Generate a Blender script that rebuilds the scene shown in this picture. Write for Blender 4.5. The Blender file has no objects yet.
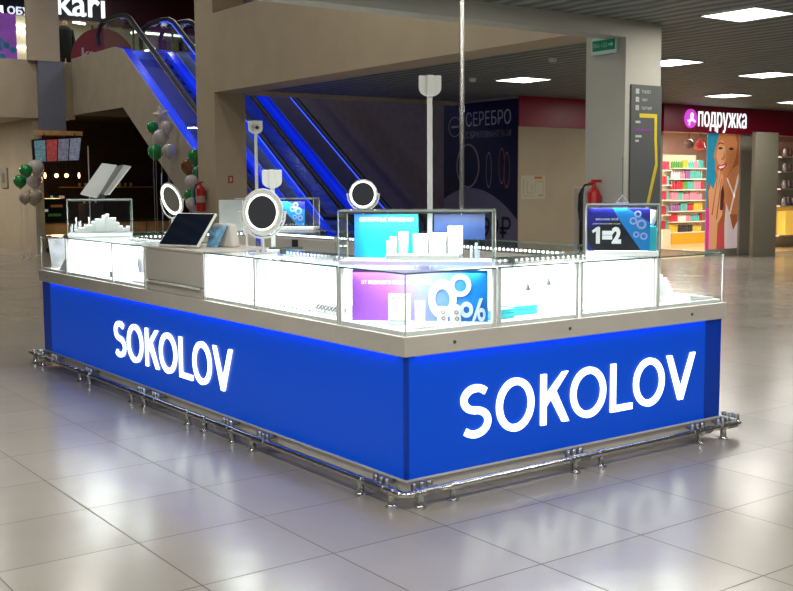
import bpy, bmesh, math, random
from mathutils import Vector, Matrix
random.seed(7)
PI = math.pi
scene = bpy.context.scene
COL = scene.collection

# ------------------------------------------------------------------ camera
F_PX, YAW, PITCH, ROLL, EYE = 1068.335, .631898, .102294, -.0053228, 1.51
fw = Vector((math.sin(YAW)*math.cos(PITCH), math.cos(YAW)*math.cos(PITCH), -math.sin(PITCH)))
rt = Vector((math.cos(YAW), -math.sin(YAW), 0))
up = rt.cross(fw)
r2 = rt*math.cos(ROLL) + up*math.sin(ROLL)
u2 = -rt*math.sin(ROLL) + up*math.cos(ROLL)
cam_data = bpy.data.cameras.new('camera'); cam = bpy.data.objects.new('camera', cam_data); COL.objects.link(cam)
cam_data.sensor_width = 36.0; cam_data.lens = F_PX*36.0/793.0
cam_data.clip_start = .05; cam_data.clip_end = 200
M = Matrix((r2, u2, -fw)).transposed().to_4x4(); M.translation = Vector((0, 0, EYE))
cam.matrix_world = M
scene.camera = cam

def ray(u, v): return fw + r2*((u-396.5)/F_PX) - u2*((v-295.5)/F_PX)
def onx(u, v, x): d = ray(u, v); t = x/d.x; return Vector((0, 0, EYE)) + d*t
def ony(u, v, y): d = ray(u, v); t = y/d.y; return Vector((0, 0, EYE)) + d*t
def onz(u, v, z): d = ray(u, v); t = (z-EYE)/d.z; return Vector((0, 0, EYE)) + d*t

# ------------------------------------------------------------------ materials
MATS = {}
def mat(name, col, rough=.5, metal=0., noise=0., nscale=8., emit=None, estr=0., bump=0., bscale=40., spec=None, coat=0.):
    if name in MATS: return MATS[name]
    m = bpy.data.materials.new(name); m.use_nodes = True
    nt = m.node_tree; b = nt.nodes['Principled BSDF']
    b.inputs['Roughness'].default_value = rough; b.inputs['Metallic'].default_value = metal
    if spec is not None: b.inputs['Specular IOR Level'].default_value = spec
    if coat: b.inputs['Coat Weight'].default_value = coat; b.inputs['Coat Roughness'].default_value = .06
    tc = nt.nodes.new('ShaderNodeTexCoord')
    n = nt.nodes.new('ShaderNodeTexNoise'); n.inputs['Scale'].default_value = nscale; n.inputs['Detail'].default_value = 4
    nt.links.new(tc.outputs['Object'], n.inputs['Vector'])
    cr = nt.nodes.new('ShaderNodeValToRGB')
    k = max(noise, .02)
    cr.color_ramp.elements[0].position = .3; cr.color_ramp.elements[1].position = .7
    cr.color_ramp.elements[0].color = (*[max(0, c*(1-k)) for c in col], 1)
    cr.color_ramp.elements[1].color = (*[min(1, c*(1+k)) for c in col], 1)
    nt.links.new(n.outputs['Fac'], cr.inputs['Fac']); nt.links.new(cr.outputs['Color'], b.inputs['Base Color'])
    if bump:
        n2 = nt.nodes.new('ShaderNodeTexNoise'); n2.inputs['Scale'].default_value = bscale; n2.inputs['Detail'].default_value = 3
        nt.links.new(tc.outputs['Object'], n2.inputs['Vector'])
        bp = nt.nodes.new('ShaderNodeBump'); bp.inputs['Strength'].default_value = bump; bp.inputs['Distance'].default_value = .01
        nt.links.new(n2.outputs['Fac'], bp.inputs['Height']); nt.links.new(bp.outputs['Normal'], b.inputs['Normal'])
    if emit is not None:
        b.inputs['Emission Color'].default_value = (*emit, 1); b.inputs['Emission Strength'].default_value = estr
    MATS[name] = m
    return m

def glass_mat(name, tint=(.95, .985, .975), refl=.9, rough=.02):
    m = bpy.data.materials.new(name); m.use_nodes = True; nt = m.node_tree; nt.nodes.clear()
    out = nt.nodes.new('ShaderNodeOutputMaterial'); mx = nt.nodes.new('ShaderNodeMixShader')
    tr = nt.nodes.new('ShaderNodeBsdfTransparent'); tr.inputs['Color'].default_value = (*tint, 1)
    gl = nt.nodes.new('ShaderNodeBsdfGlossy'); gl.inputs['Roughness'].default_value = rough
    fr = nt.nodes.new('ShaderNodeFresnel'); gm = nt.nodes.new('ShaderNodeNewGeometry'); mr = nt.nodes.new('ShaderNodeMapRange')
    mr.inputs['To Min'].default_value = 1.45; mr.inputs['To Max'].default_value = 1/1.45
    nt.links.new(gm.outputs['Backfacing'], mr.inputs['Value']); nt.links.new(mr.outputs[0], fr.inputs['IOR'])
    mu = nt.nodes.new('ShaderNodeMath'); mu.operation = 'MULTIPLY'; mu.inputs[1].default_value = refl
    nt.links.new(fr.outputs['Fac'], mu.inputs[0]); nt.links.new(mu.outputs[0], mx.inputs['Fac'])
    nt.links.new(tr.outputs[0], mx.inputs[1]); nt.links.new(gl.outputs[0], mx.inputs[2]); nt.links.new(mx.outputs[0], out.inputs['Surface'])
    MATS[name] = m
    return m

def floor_material():
    m = bpy.data.materials.new('porcelain_tile'); m.use_nodes = True; nt = m.node_tree; b = nt.nodes['Principled BSDF']
    geo = nt.nodes.new('ShaderNodeNewGeometry'); sep = nt.nodes.new('ShaderNodeSeparateXYZ'); nt.links.new(geo.outputs['Position'], sep.inputs[0])
    def mth(op, a, bb=None, c=None):
        n = nt.nodes.new('ShaderNodeMath'); n.operation = op
        for i, x in enumerate((a, bb, c)):
            if x is None: continue
            if isinstance(x, (int, float)): n.inputs[i].default_value = x
            else: nt.links.new(x, n.inputs[i])
        return n.outputs[0]
    fx = mth('DIVIDE', mth('SUBTRACT', sep.outputs['X'], 1.722), .595); fy = mth('DIVIDE', mth('SUBTRACT', sep.outputs['Y'], 2.396), .61)
    def line(f):
        fr = mth('FRACT', f); d = mth('MINIMUM', fr, mth('SUBTRACT', 1., fr)); return mth('LESS_THAN', d, .0058)
    g = mth('MAXIMUM', line(fx), line(fy))
    comb = nt.nodes.new('ShaderNodeCombineXYZ'); nt.links.new(mth('FLOOR', fx), comb.inputs[0]); nt.links.new(mth('FLOOR', fy), comb.inputs[1])
    wn = nt.nodes.new('ShaderNodeTexWhiteNoise'); nt.links.new(comb.outputs[0], wn.inputs['Vector'])
    n1 = nt.nodes.new('ShaderNodeTexNoise'); n1.inputs['Scale'].default_value = 2.5; n1.inputs['Detail'].default_value = 6
    nt.links.new(geo.outputs['Position'], n1.inputs['Vector'])
    val = mth('ADD', mth('MULTIPLY', wn.outputs['Value'], .06), mth('MULTIPLY', n1.outputs['Fac'], .10))
    cr = nt.nodes.new('ShaderNodeValToRGB'); nt.links.new(val, cr.inputs['Fac'])
    cr.color_ramp.elements[0].position = 0.; cr.color_ramp.elements[0].color = (.275, .25, .215, 1)
    cr.color_ramp.elements[1].position = .16; cr.color_ramp.elements[1].color = (.345, .315, .275, 1)
    mix = nt.nodes.new('ShaderNodeMix'); mix.data_type = 'RGBA'; nt.links.new(g, mix.inputs[0])
    nt.links.new(cr.outputs['Color'], mix.inputs[6]); mix.inputs[7].default_value = (.075, .064, .052, 1)
    nt.links.new(mix.outputs[2], b.inputs['Base Color'])
    n3 = nt.nodes.new('ShaderNodeTexNoise'); n3.inputs['Scale'].default_value = 1.3; n3.inputs['Detail'].default_value = 5
    nt.links.new(geo.outputs['Position'], n3.inputs['Vector'])
    ro = mth('ADD', mth('ADD', .13, mth('MULTIPLY', n3.outputs['Fac'], .16)), mth('MULTIPLY', g, .6))
    nt.links.new(ro, b.inputs['Roughness']); b.inputs['Specular IOR Level'].default_value = .75
    n4 = nt.nodes.new('ShaderNodeTexNoise'); n4.inputs['Scale'].default_value = 5.; nt.links.new(geo.outputs['Position'], n4.inputs['Vector'])
    bp = nt.nodes.new('ShaderNodeBump'); bp.inputs['Strength'].default_value = .06; bp.inputs['Distance'].default_value = .02
    nt.links.new(n4.outputs['Fac'], bp.inputs['Height']); nt.links.new(bp.outputs['Normal'], b.inputs['Normal'])
    MATS['floor'] = m; return m

def ceiling_material():
    m = bpy.data.materials.new('slat_ceiling'); m.use_nodes = True; nt = m.node_tree; b = nt.nodes['Principled BSDF']
    geo = nt.nodes.new('ShaderNodeNewGeometry')
    mp = nt.nodes.new('ShaderNodeMapping'); mp.inputs['Scale'].default_value = (1.6, .35, 1); nt.links.new(geo.outputs['Position'], mp.inputs['Vector'])
    n = nt.nodes.new('ShaderNodeTexNoise'); n.inputs['Scale'].default_value = 5; n.inputs['Detail'].default_value = 2; nt.links.new(mp.outputs[0], n.inputs['Vector'])
    w = nt.nodes.new('ShaderNodeTexWave'); w.wave_type = 'BANDS'; w.bands_direction = 'X'; w.inputs['Scale'].default_value = 1.6; w.inputs['Distortion'].default_value = 3.
    nt.links.new(geo.outputs['Position'], w.inputs['Vector'])
    mu = nt.nodes.new('ShaderNodeMath'); mu.operation = 'MULTIPLY'; nt.links.new(n.outputs['Fac'], mu.inputs[0]); nt.links.new(w.outputs['Fac'], mu.inputs[1])
    cr = nt.nodes.new('ShaderNodeValToRGB'); nt.links.new(mu.outputs[0], cr.inputs['Fac'])
    cr.color_ramp.elements[0].color = (.07, .075, .07, 1); cr.color_ramp.elements[0].position = .08; cr.color_ramp.elements[1].position = .42; cr.color_ramp.elements[1].color = (.22, .245, .22, 1)
    nt.links.new(cr.outputs['Color'], b.inputs['Base Color']); b.inputs['Roughness'].default_value = .6
    MATS['ceiling'] = m; return m

FLOOR = floor_material(); CEIL = ceiling_material()
GLASS = glass_mat('clear_glass', (.975, .99, .985), .75); GLASSG = glass_mat('shop_glass', (.9, .95, .93), .8)
EDGE = mat('glass_edge', (.10, .17, .15), .15)
BEIGE = mat('beige_paint', (.47, .385, .265), .75, noise=.05, nscale=2, bump=.03)
BEIGE2 = mat('light_beige_paint', (.40, .385, .325), .7, noise=.04, nscale=2)
GREYPANEL = mat('grey_blue_panel', (.17, .18, .24), .55, noise=.05)
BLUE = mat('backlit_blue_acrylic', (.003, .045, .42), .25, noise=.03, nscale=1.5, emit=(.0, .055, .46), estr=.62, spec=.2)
BLUED = mat('dimmed_blue_acrylic', (.003, .035, .34), .22, noise=.03, emit=(0., .025, .22), estr=.3, spec=.2)  # same acrylic, dimmed in colour and glow where the LEDs stop
LETTER = mat('backlit_white_letter', (.9, .95, .95), .3, emit=(.86, 1., .97), estr=1.7)
LEDGE = mat('grey_beige_laminate', (.54, .51, .455), .38, noise=.05, nscale=3)
WHITE = mat('white_laminate', (.85, .87, .87), .35, noise=.02)
WHITEP = mat('white_plastic', (.72, .73, .70), .35, noise=.02)
CHROME = mat('chrome_tube', (.78, .76, .71), .2, 1., noise=.08, nscale=20)
STEEL = mat('brushed_steel', (.42, .43, .42), .28, 1., noise=.1, nscale=30)
BLACK = mat('black_plastic', (.012, .012, .014), .3)
DARKG = mat('dark_grey', (.07, .075, .075), .45, noise=.1)
LED = mat('led_dot', (1, 1, 1), .4, emit=(.95, 1., .97), estr=6.)
LAMP = mat('ceiling_lamp_diffuser', (1, 1, 1), .5, emit=(1., .985, .93), estr=9.)
ORING = mat('ring_light', (1, 1, 1), .4, emit=(1., 1., .96), estr=2.4)
RED = mat('red_enamel', (.42, .012, .012), .3, noise=.05)
MAROON = mat('crimson_fascia', (.30, .004, .028), .35, noise=.06, nscale=2)
TEAL = mat('turquoise_card', (.03, .52, .60), .5, noise=.04)

# ------------------------------------------------------------------ mesh builder
class MB:
    def __init__(s): s.v = []; s.f = []; s.sm = []
    def add(s, vs, fs, smooth=False):
        o = len(s.v); s.v += [tuple(x) for x in vs]
        for f in fs: s.f.append(tuple(i+o for i in f)); s.sm.append(smooth)
        return s
    def box(s, x0, x1, y0, y1, z0, z1):
        if x0 > x1: x0, x1 = x1, x0
        if y0 > y1: y0, y1 = y1, y0
        if z0 > z1: z0, z1 = z1, z0
        return s.add([(x0,y0,z0),(x1,y0,z0),(x1,y1,z0),(x0,y1,z0),(x0,y0,z1),(x1,y0,z1),(x1,y1,z1),(x0,y1,z1)],
              [(0,3,2,1),(4,5,6,7),(0,1,5,4),(1,2,6,5),(2,3,7,6),(3,0,4,7)])
    def hexa(s, p): return s.add(p, [(0,3,2,1),(4,5,6,7),(0,1,5,4),(1,2,6,5),(2,3,7,6),(3,0,4,7)])
    def tube(s, pts, r, n=12, cap=True):
        pts = [Vector(p) for p in pts]; rs = r if isinstance(r, (list, tuple)) else [r]*len(pts)
        rings = []; prev = None
        for i, p in enumerate(pts):
            if i == 0: t = pts[1]-p
            elif i == len(pts)-1: t = p-pts[i-1]
            else: t = (pts[i+1]-p).normalized()+(p-pts[i-1]).normalized()
            t.normalize()
            if prev is None:
                a = Vector((0,0,1)) if abs(t.z) < .9 else Vector((1,0,0)); n1 = t.cross(a).normalized()
            else:
                n1 = (prev - t*prev.dot(t)).normalized()
            prev = n1; n2 = t.cross(n1)
            rings.append([p+(n1*math.cos(2*PI*k/n)+n2*math.sin(2*PI*k/n))*rs[i] for k in range(n)])
        vs = [q for rg in rings for q in rg]; fs = []
        for i in range(len(rings)-1):
            for k in range(n): fs.append((i*n+k, i*n+(k+1)%n, (i+1)*n+(k+1)%n, (i+1)*n+k))
        s.add(vs, fs, True)
        if cap: s.add(rings[0], [tuple(range(n))[::-1]]); s.add(rings[-1], [tuple(range(n))])
        return s
    def cyl(s, p0, p1, r, n=16): return s.tube([p0, p1], r, n)
    def lathe(s, prof, c=(0,0,0), n=20, ax=None):
        c = Vector(c); m = Matrix.Identity(3)
        if ax is not None: m = Vector((0,0,1)).rotation_difference(Vector(ax)).to_matrix()
        vs = []
        for r, z in prof:
            for k in range(n): vs.append(c + m @ Vector((r*math.cos(2*PI*k/n), r*math.sin(2*PI*k/n), z)))
        fs = []
        for i in range(len(prof)-1):
            for k in range(n): fs.append((i*n+k, i*n+(k+1)%n, (i+1)*n+(k+1)%n, (i+1)*n+k))
        return s.add(vs, fs, True)
    def sphere(s, c, r, n=20, sz=1., ax=None):
        h = n//2
        return s.lathe([(max(r*math.sin(PI*i/h), 1e-4), -r*sz*math.cos(PI*i/h)) for i in range(h+1)], c, n, ax)
    def torus(s, c, R, r, ax=(0,0,1), n=36, k=10, sx=1.):
        m = Vector((0,0,1)).rotation_difference(Vector(ax)).to_matrix(); c = Vector(c); vs = []; fs = []
        for i in range(n):
            a = 2*PI*i/n
            for j in range(k):
                b = 2*PI*j/k
                vs.append(c + m @ Vector(((R+r*math.cos(b))*math.cos(a)*sx, (R+r*math.cos(b))*math.sin(a), r*math.sin(b))))
        for i in range(n):
            for j in range(k): fs.append((i*k+j, ((i+1)%n)*k+j, ((i+1)%n)*k+(j+1)%k, i*k+(j+1)%k))
        return s.add(vs, fs, True)
    def prism(s, poly, fr, d0=0., d1=.005):
        """poly: 2D points; fr: Frame; extruded between depths d0 and d1 along the frame normal"""
        n = len(poly)
        area = sum(poly[i][0]*poly[(i+1)%n][1]-poly[(i+1)%n][0]*poly[i][1] for i in range(n))
        if area < 0: poly = poly[::-1]
        vs = [fr(a, b, d0) for a, b in poly]+[fr(a, b, d1) for a, b in poly]
        fs = [tuple(range(n))[::-1], tuple(range(n, 2*n))]
        for i in range(n): fs.append((i, (i+1)%n, n+(i+1)%n, n+i))
        return s.add(vs, fs)
    def ring2(s, c, ro, ri, fr, d0=0., d1=.005, n=40, sx=1., a0=0., a1=2*PI):
        full = abs(a1-a0-2*PI) < 1e-6; k = n if full else n+1
        vs = []
        for i in range(k):
            a = a0+(a1-a0)*i/n; ca, sa = math.cos(a), math.sin(a)
            for (r, d) in ((ro, d0), (ri, d0), (ro, d1), (ri, d1)):
                rx = r*sx if not isinstance(sx, tuple) else (sx[0] if r == ro else sx[1])
                vs.append(fr(c[0]+rx*ca, c[1]+r*sa, d))
        fs = []
        for i in range(n):
            a = i*4; b = ((i+1)%k)*4
            fs += [(a+2, a+3, b+3, b+2)[::-1], (a, b, b+1, a+1)[::-1], (a, a+2, b+2, b)[::-1], (a+1, b+1, b+3, a+3)[::-1]]
        if not full: fs += [(0,1,3,2), (n*4, n*4+2, n*4+3, n*4+1)]
        return s.add(vs, fs)

class Frame:
    """a surface frame: a = to the viewer's right, b = up, depth = towards the viewer"""
    def __init__(s, o, x, y=(0,0,1)):
        s.o = Vector(o); s.x = Vector(x).normalized(); s.y = Vector(y).normalized(); s.n = s.x.cross(s.y)
    def __call__(s, a, b, d=0.): return s.o+s.x*a+s.y*b+s.n*d

OFF = {}
def obj(name, mb, m, parent=None, bevel=0., local=False, fixn=False):
    me = bpy.data.meshes.new(name)
    off = Vector((0,0,0))
    if parent is not None and not local:
        q = parent
        while q.parent is not None: q = q.parent
        off = OFF.get(q.name, Vector((0,0,0)))
    me.from_pydata([tuple(Vector(v)-off) for v in mb.v], [], mb.f)
    me.validate()
    if len(me.polygons) == len(mb.sm): me.polygons.foreach_set('use_smooth', mb.sm)
    if True:
        bm = bmesh.new(); bm.from_mesh(me); bmesh.ops.recalc_face_normals(bm, faces=bm.faces)
        for e_ in bm.edges:
            if len(e_.link_faces) == 2 and e_.calc_face_angle(0) > .7: e_.smooth = False
        bm.to_mesh(me); bm.free()
    me.materials.append(m)
    o = bpy.data.objects.new(name, me); COL.objects.link(o)
    if parent is not None: o.parent = parent
    if bevel:
        md = o.modifiers.new('bevel', 'BEVEL'); md.width = bevel; md.segments = 2; md.limit_method = 'ANGLE'
    return o
def tag(o, label, cat, group=None, kind=None):
    o['label'] = label; o['category'] = cat
    if group: o['group'] = group
    if kind: o['kind'] = kind
    return o
def thing(name, loc, label, cat, group=None, rotz=0., kind=None):
    o = bpy.data.objects.new(name, None); COL.objects.link(o); o.location = loc; o.rotation_euler = (0, 0, rotz)
    o.empty_display_size = .1
    OFF[o.name] = Vector(loc)
    if label: tag(o, label, cat, group, kind)
    return o
def single(name, mb, m, loc, label, cat, group=None, bevel=0.):
    """a thing that is one mesh; mb in world coordinates, origin put at loc"""
    loc = Vector(loc); mb.v = [tuple(Vector(v)-loc) for v in mb.v]
    o = obj(name, mb, m, None, bevel); o.location = loc; tag(o, label, cat, group); return o
def struct(name, mb, m, bevel=0.):
    o = obj(name, mb, m, None, bevel); o['kind'] = 'structure'; return o
def copy_tree(o, loc=None, rotz=None, label=None):
    def cp(x, par):
        c = x.copy(); COL.objects.link(c)
        if par is not None: c.parent = par
        for ch in x.children: cp(ch, c)
        return c
    c = cp(o, None)
    if loc is not None: c.location = loc
    if rotz is not None: c.rotation_euler = (0, 0, rotz)
    if label: c['label'] = label
    return c

def text(name, s, fr, w, h, m, parent, d=.004, bold=0., local=False):
    """lettering w wide and h high, lower left corner at the frame origin"""
    cu = bpy.data.curves.new('t', 'FONT'); cu.body = s; cu.size = 1; cu.offset = bold; cu.resolution_u = 3
    t = bpy.data.objects.new('t', cu); COL.objects.link(t)
    dg = bpy.context.evaluated_depsgraph_get()
    me = bpy.data.meshes.new_from_object(t.evaluated_get(dg))
    bpy.data.objects.remove(t); bpy.data.curves.remove(cu)
    vs = [v.co.copy() for v in me.vertices]; fs = [tuple(p.vertices) for p in me.polygons]
    bm = bmesh.new(); bm.from_mesh(me)
    bmesh.ops.dissolve_limit(bm, angle_limit=.01, verts=bm.verts, edges=bm.edges)
    geo = bmesh.ops.extrude_face_region(bm, geom=bm.faces[:])
    for v in [e for e in geo['geom'] if isinstance(e, bmesh.types.BMVert)]: v.co.z += 1.
    bm.verts.index_update()
    vs = [v.co.copy() for v in bm.verts]; fs = [tuple(v.index for v in f.verts) for f in bm.faces]; bm.free()
    bpy.data.meshes.remove(me)
    x0 = min(v.x for v in vs); x1 = max(v.x for v in vs); y0 = min(v.y for v in vs); y1 = max(v.y for v in vs)
    mb = MB(); mb.add([fr((v.x-x0)/(x1-x0)*w, (v.y-y0)/(y1-y0)*h, v.z*d) for v in vs], fs)
    return obj(name, mb, m, parent, local=local)

def area_light(name, loc, size, power, col=(1,1,1), size_y=None, rot=(0,0,0), spread=None):
    l = bpy.data.lights.new(name, 'AREA'); l.energy = power; l.color = col; l.size = size
    if size_y: l.shape = 'RECTANGLE'; l.size_y = size_y
    if spread: l.spread = spread
    o = bpy.data.objects.new(name, l); COL.objects.link(o); o.location = loc; o.rotation_euler = rot; return o
def point_light(name, loc, power, col=(1,1,1), r=.05):
    l = bpy.data.lights.new(name, 'POINT'); l.energy = power; l.color = col; l.shadow_soft_size = r
    o = bpy.data.objects.new(name, l); COL.objects.link(o); o.location = loc; return o
FACE_Y = (1, 0, 0)      # x direction of a frame facing -Y
FACE_X = (0, -1, 0)     # x direction of a frame facing -X


# ================================================================== THE SETTING
ZC = 3.1
struct('floor', MB().box(-9, 34, -7, 40, -.1, 0), FLOOR)
# lower ceiling of dark slats: hall in front (up to the opening) and the strip on the right
struct('ceiling', MB().box(-9, 8.07, -7, 7.22, ZC, ZC+.12).box(8.07, 34, -7, 7.22, ZC, ZC+.12).box(8.6, 34, 7.22, 16.0, ZC, ZC+.12), CEIL)
struct('trim_1', MB().box(-9, 8.07, 7.22, 7.45, 2.94, 4.3), BEIGE2)                       # fascia across the edge of the opening
struct('trim_2', MB().box(8.6, 13.2, 15.95, 16.1, 3.03, 4.3), BEIGE)                       # far edge of the slat ceiling
struct('wall_right', MB().box(8.07, 8.6, 7.74, 16.04, 3.045, 4.31), BEIGE)                 # beam wall over the passage
struct('wall_pillar', MB().box(8.07, 8.59, 7.22, 7.745, 0, ZC), BEIGE2).name = 'wall_front_pillar'
struct('wall_back_pillar', MB().box(8.07, 8.64, 16.04, 16.7, 0, 6.6), BEIGE)
struct('wall_upper', MB().box(8.9, 9.1, 7.0, 15.9, 4.31, 6.6), BEIGE2)
# shop block right of the second opening
struct('wall_middle', MB().box(13.2, 17.05, 14.3, 15.9, 0, ZC), BEIGE)
struct('wall_side', MB().box(13.2, 13.4, 15.9, 25, 0, 6.6), mat('dimmed_beige', (.13, .105, .115), .7, noise=.1))  # beige wall; its weaker light is put into a darker colour
struct('wall_back', MB().box(-9, 34, 36, 36.2, 0, 6.8), BEIGE)
struct('wall_left', MB().box(7.98, 8.18, 25.1, 36, 0, 3.12), BEIGE)
struct('wall_left_slab', MB().box(-9, 8.95, 25.0, 36, 3.11, 4.42).box(8.95, 34, 25.0, 36, 3.3, 4.42), BEIGE)
struct('wall_left_pillar', MB().box(7.87, 8.59, 24.85, 25.0, 4.40, 6.8), BEIGE)
struct('trim_3', MB().box(8.08, 8.68, 24.86, 25.0, 2.71, 4.40), GREYPANEL)
struct('ceiling', MB().box(-9, 34, 7.0, 36, 6.7, 6.85), CEIL)
# cafe recess under the upper floor
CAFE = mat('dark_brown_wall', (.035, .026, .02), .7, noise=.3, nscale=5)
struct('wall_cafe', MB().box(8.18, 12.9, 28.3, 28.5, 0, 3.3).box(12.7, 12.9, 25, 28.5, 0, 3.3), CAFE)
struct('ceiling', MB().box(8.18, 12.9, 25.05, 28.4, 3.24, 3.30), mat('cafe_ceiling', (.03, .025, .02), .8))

# ceiling lamps (0.6 m panels)
def lamp_panel(x, y, z, label, power=26, vis=True, col=(1., .97, .90)):
    t = thing('ceiling_lamp', (x, y, z-.012), label, 'ceiling lamp', 'square ceiling lamps')
    f = MB(); w = .31
    f.box(x-w, x+w, y-w, y-w+.015, z-.02, z).box(x-w, x+w, y+w-.015, y+w, z-.02, z).box(x-w, x-w+.015, y-w, y+w, z-.02, z).box(x+w-.015, x+w, y-w, y+w, z-.02, z)
    obj('frame', f, WHITEP, t)
    obj('diffuser', MB().box(x-w+.015, x+w-.015, y-w+.015, y+w-.015, z-.014, z-.004), LAMP, t)
    area_light('lamp_light', (x, y, z-.03), .56, power, col)
lamps = [((8.69, 6.29), 'nearest and largest square ceiling lamp, at the upper right'),
         ((13.70, 9.54), 'square ceiling lamp at the right edge above the pink sign'),
         ((16.29, 12.16), 'small far square ceiling lamp just above the pink shop sign'),
         ((11.20, 12.04), 'square ceiling lamp seen between the chrome pole and the pillar'),
         ((11.25, 9.30), 'square ceiling lamp half hidden behind the pillar'),
         ((18.75, 12.34), 'sliver of square ceiling lamp at the right edge over the shop')]
for (x, y), lab in lamps: lamp_panel(x, y, ZC, lab)
for x in (-3.8, -1.3, 1.2, 3.7, 6.2):
    for y in (-4., -.6, 2.3, 5.6):
        if (x, y) == (1.2, 2.3): pass
        lamp_panel(x, y, ZC, 'square ceiling lamp in the hall ceiling out of view above the kiosk front', 24)
for x, y in ((11.2, 3.4), (13.7, 3.4), (16.2, 6.3), (13.7, 6.3)):
    lamp_panel(x, y, ZC, 'square ceiling lamp in the hall ceiling beyond the right edge', 24)

for x, y in ((5.4, 26.6), (5.4, 29.4)): lamp_panel(x, y, 3.11, 'added out of view lamp panel under the upper floor, brightening the left wall', 60)  # added out of view to brighten the left wall

def box_thing(name, b, m, label, cat, group=None, bevel=0.):
    return single(name, MB().box(*b), m, ((b[0]+b[1])/2, (b[2]+b[3])/2, b[4]), label, cat, group, bevel)

# ================================================================== KIOSK
X0, X1, Y0, Y1 = 2.99, 5.375, 4.015, 9.31
D = .57
LB, LT, GT = .704, .80, 1.10
def loop(mb, x0, x1, y0, y1, w, z0, z1):
    mb.box(x0, x1, y0, y0+w, z0, z1).box(x0, x1, y1-w, y1, z0, z1).box(x0, x0+w, y0+w, y1-w, z0, z1).box(x1-w, x1, y0+w, y1-w, z0, z1)
    return mb
kiosk = thing('kiosk_counter', (4.18, 6.66, 0), 'large blue backlit kiosk counter with white lettering on two sides', 'kiosk')
obj('plinth', loop(MB(), X0+.012, X1-.012, Y0+.012, Y1-.012, D-.024, .038, .092), LEDGE, kiosk)
obj('plinth', loop(MB(), X0+.09, X1-.09, Y0+.09, Y1-.09, D-.18, 0, .038), DARKG, kiosk)['label'] = 'dark recessed foot'
obj('edge_strip', loop(MB(), X0-.003, X1+.003, Y0-.003, Y1+.003, .02, .092, .104), mat('pale_strip', (.62, .62, .60), .35), kiosk)
obj('carcass', loop(MB(), X0+.02, X1-.02, Y0+.02, Y1-.02, D-.04, .092, LB), LEDGE, kiosk)
e = .15
# blue panels: middle lit field and end fields dimmed by colour on every side
def blue(a0, a1, side, m, lab=None):
    z0, z1 = .104, LB
    b = {'-x': (X0, X0+.02, a0, a1), '+x': (X1-.02, X1, a0, a1), '-y': (a0, a1, Y0, Y0+.02), '+y': (a0, a1, Y1-.02, Y1)}[side]
    o = obj('blue_panel', MB().box(*b, z0, z1), m, kiosk)
    if lab: o['label'] = lab
ym = 6.05
blue(Y0, Y0+.02, '-x', BLUED); blue(Y0+.0201, ym-.001, '-x', BLUE); blue(ym+.001, Y1-e-.05, '-x', BLUE); blue(Y1-e-.049, Y1, '-x', BLUED, 'dimmer end of the blue panel, low light put into its colour')
blue(X0+.0201, X1-e, '-y', BLUE); blue(X1-e+.001, X1, '-y', BLUED, 'dimmer end of the blue panel, low light put into its colour')
blue(Y0+.0201, Y1-.0201, '+x', BLUE); blue(X0+.0201, X1-.0201, '+y', BLUE)
obj('ledge', loop(MB(), X0-.022, X1+.022, Y0-.022, Y1+.022, D+.04, LB, LT), LEDGE, kiosk, .003)
for fr, pts in ((Frame((0, Y0-.022, 0), FACE_Y), [onx_ for onx_ in [(ony(692, 314, Y0-.022).x, .752), (ony(570, 321.5, Y0-.022).x, .752), (ony(454.5, 339, Y0-.022).x, .752)]]),):
    for a, b in pts:
        c = fr(a, b, 0); obj('screw_cap', MB().cyl(c, c+fr.n*.004, .009), DARKG, kiosk)
for y in (9.12,):
    obj('screw_cap', MB().cyl((X0-.022, y, .752), (X0-.026, y, .752), .008), DARKG, kiosk)
# LED profile under the ledge and above the plinth (lights the blue acrylic)
STRIP = mat('blue_led_strip', (.2, .4, 1), .4, emit=(.0, .10, .9), estr=.8)
for side in ('-x', '-y'):
    if side == '-x': b = (X0-.014, X0-.006, Y0+.05, Y1-.22)
    else: b = (X0+.05, X1-.17, Y0-.014, Y0-.006)
    obj('led_profile', MB().box(*b, LB-.004, LB-.0005), STRIP, kiosk)

area_light('led_wash', (X0-.011, (Y0+Y1)/2-.08, LB-.006), .006, 2.0, (.0, .09, 1.), size_y=Y1-Y0-.3, rot=(0, math.radians(-12), 0))
area_light('led_wash', ((X0+X1)/2-.06, Y0-.011, LB-.006), X1-X0-.22, 1.0, (.0, .09, 1.), size_y=.006, rot=(math.radians(-12), 0, 0))

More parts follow.
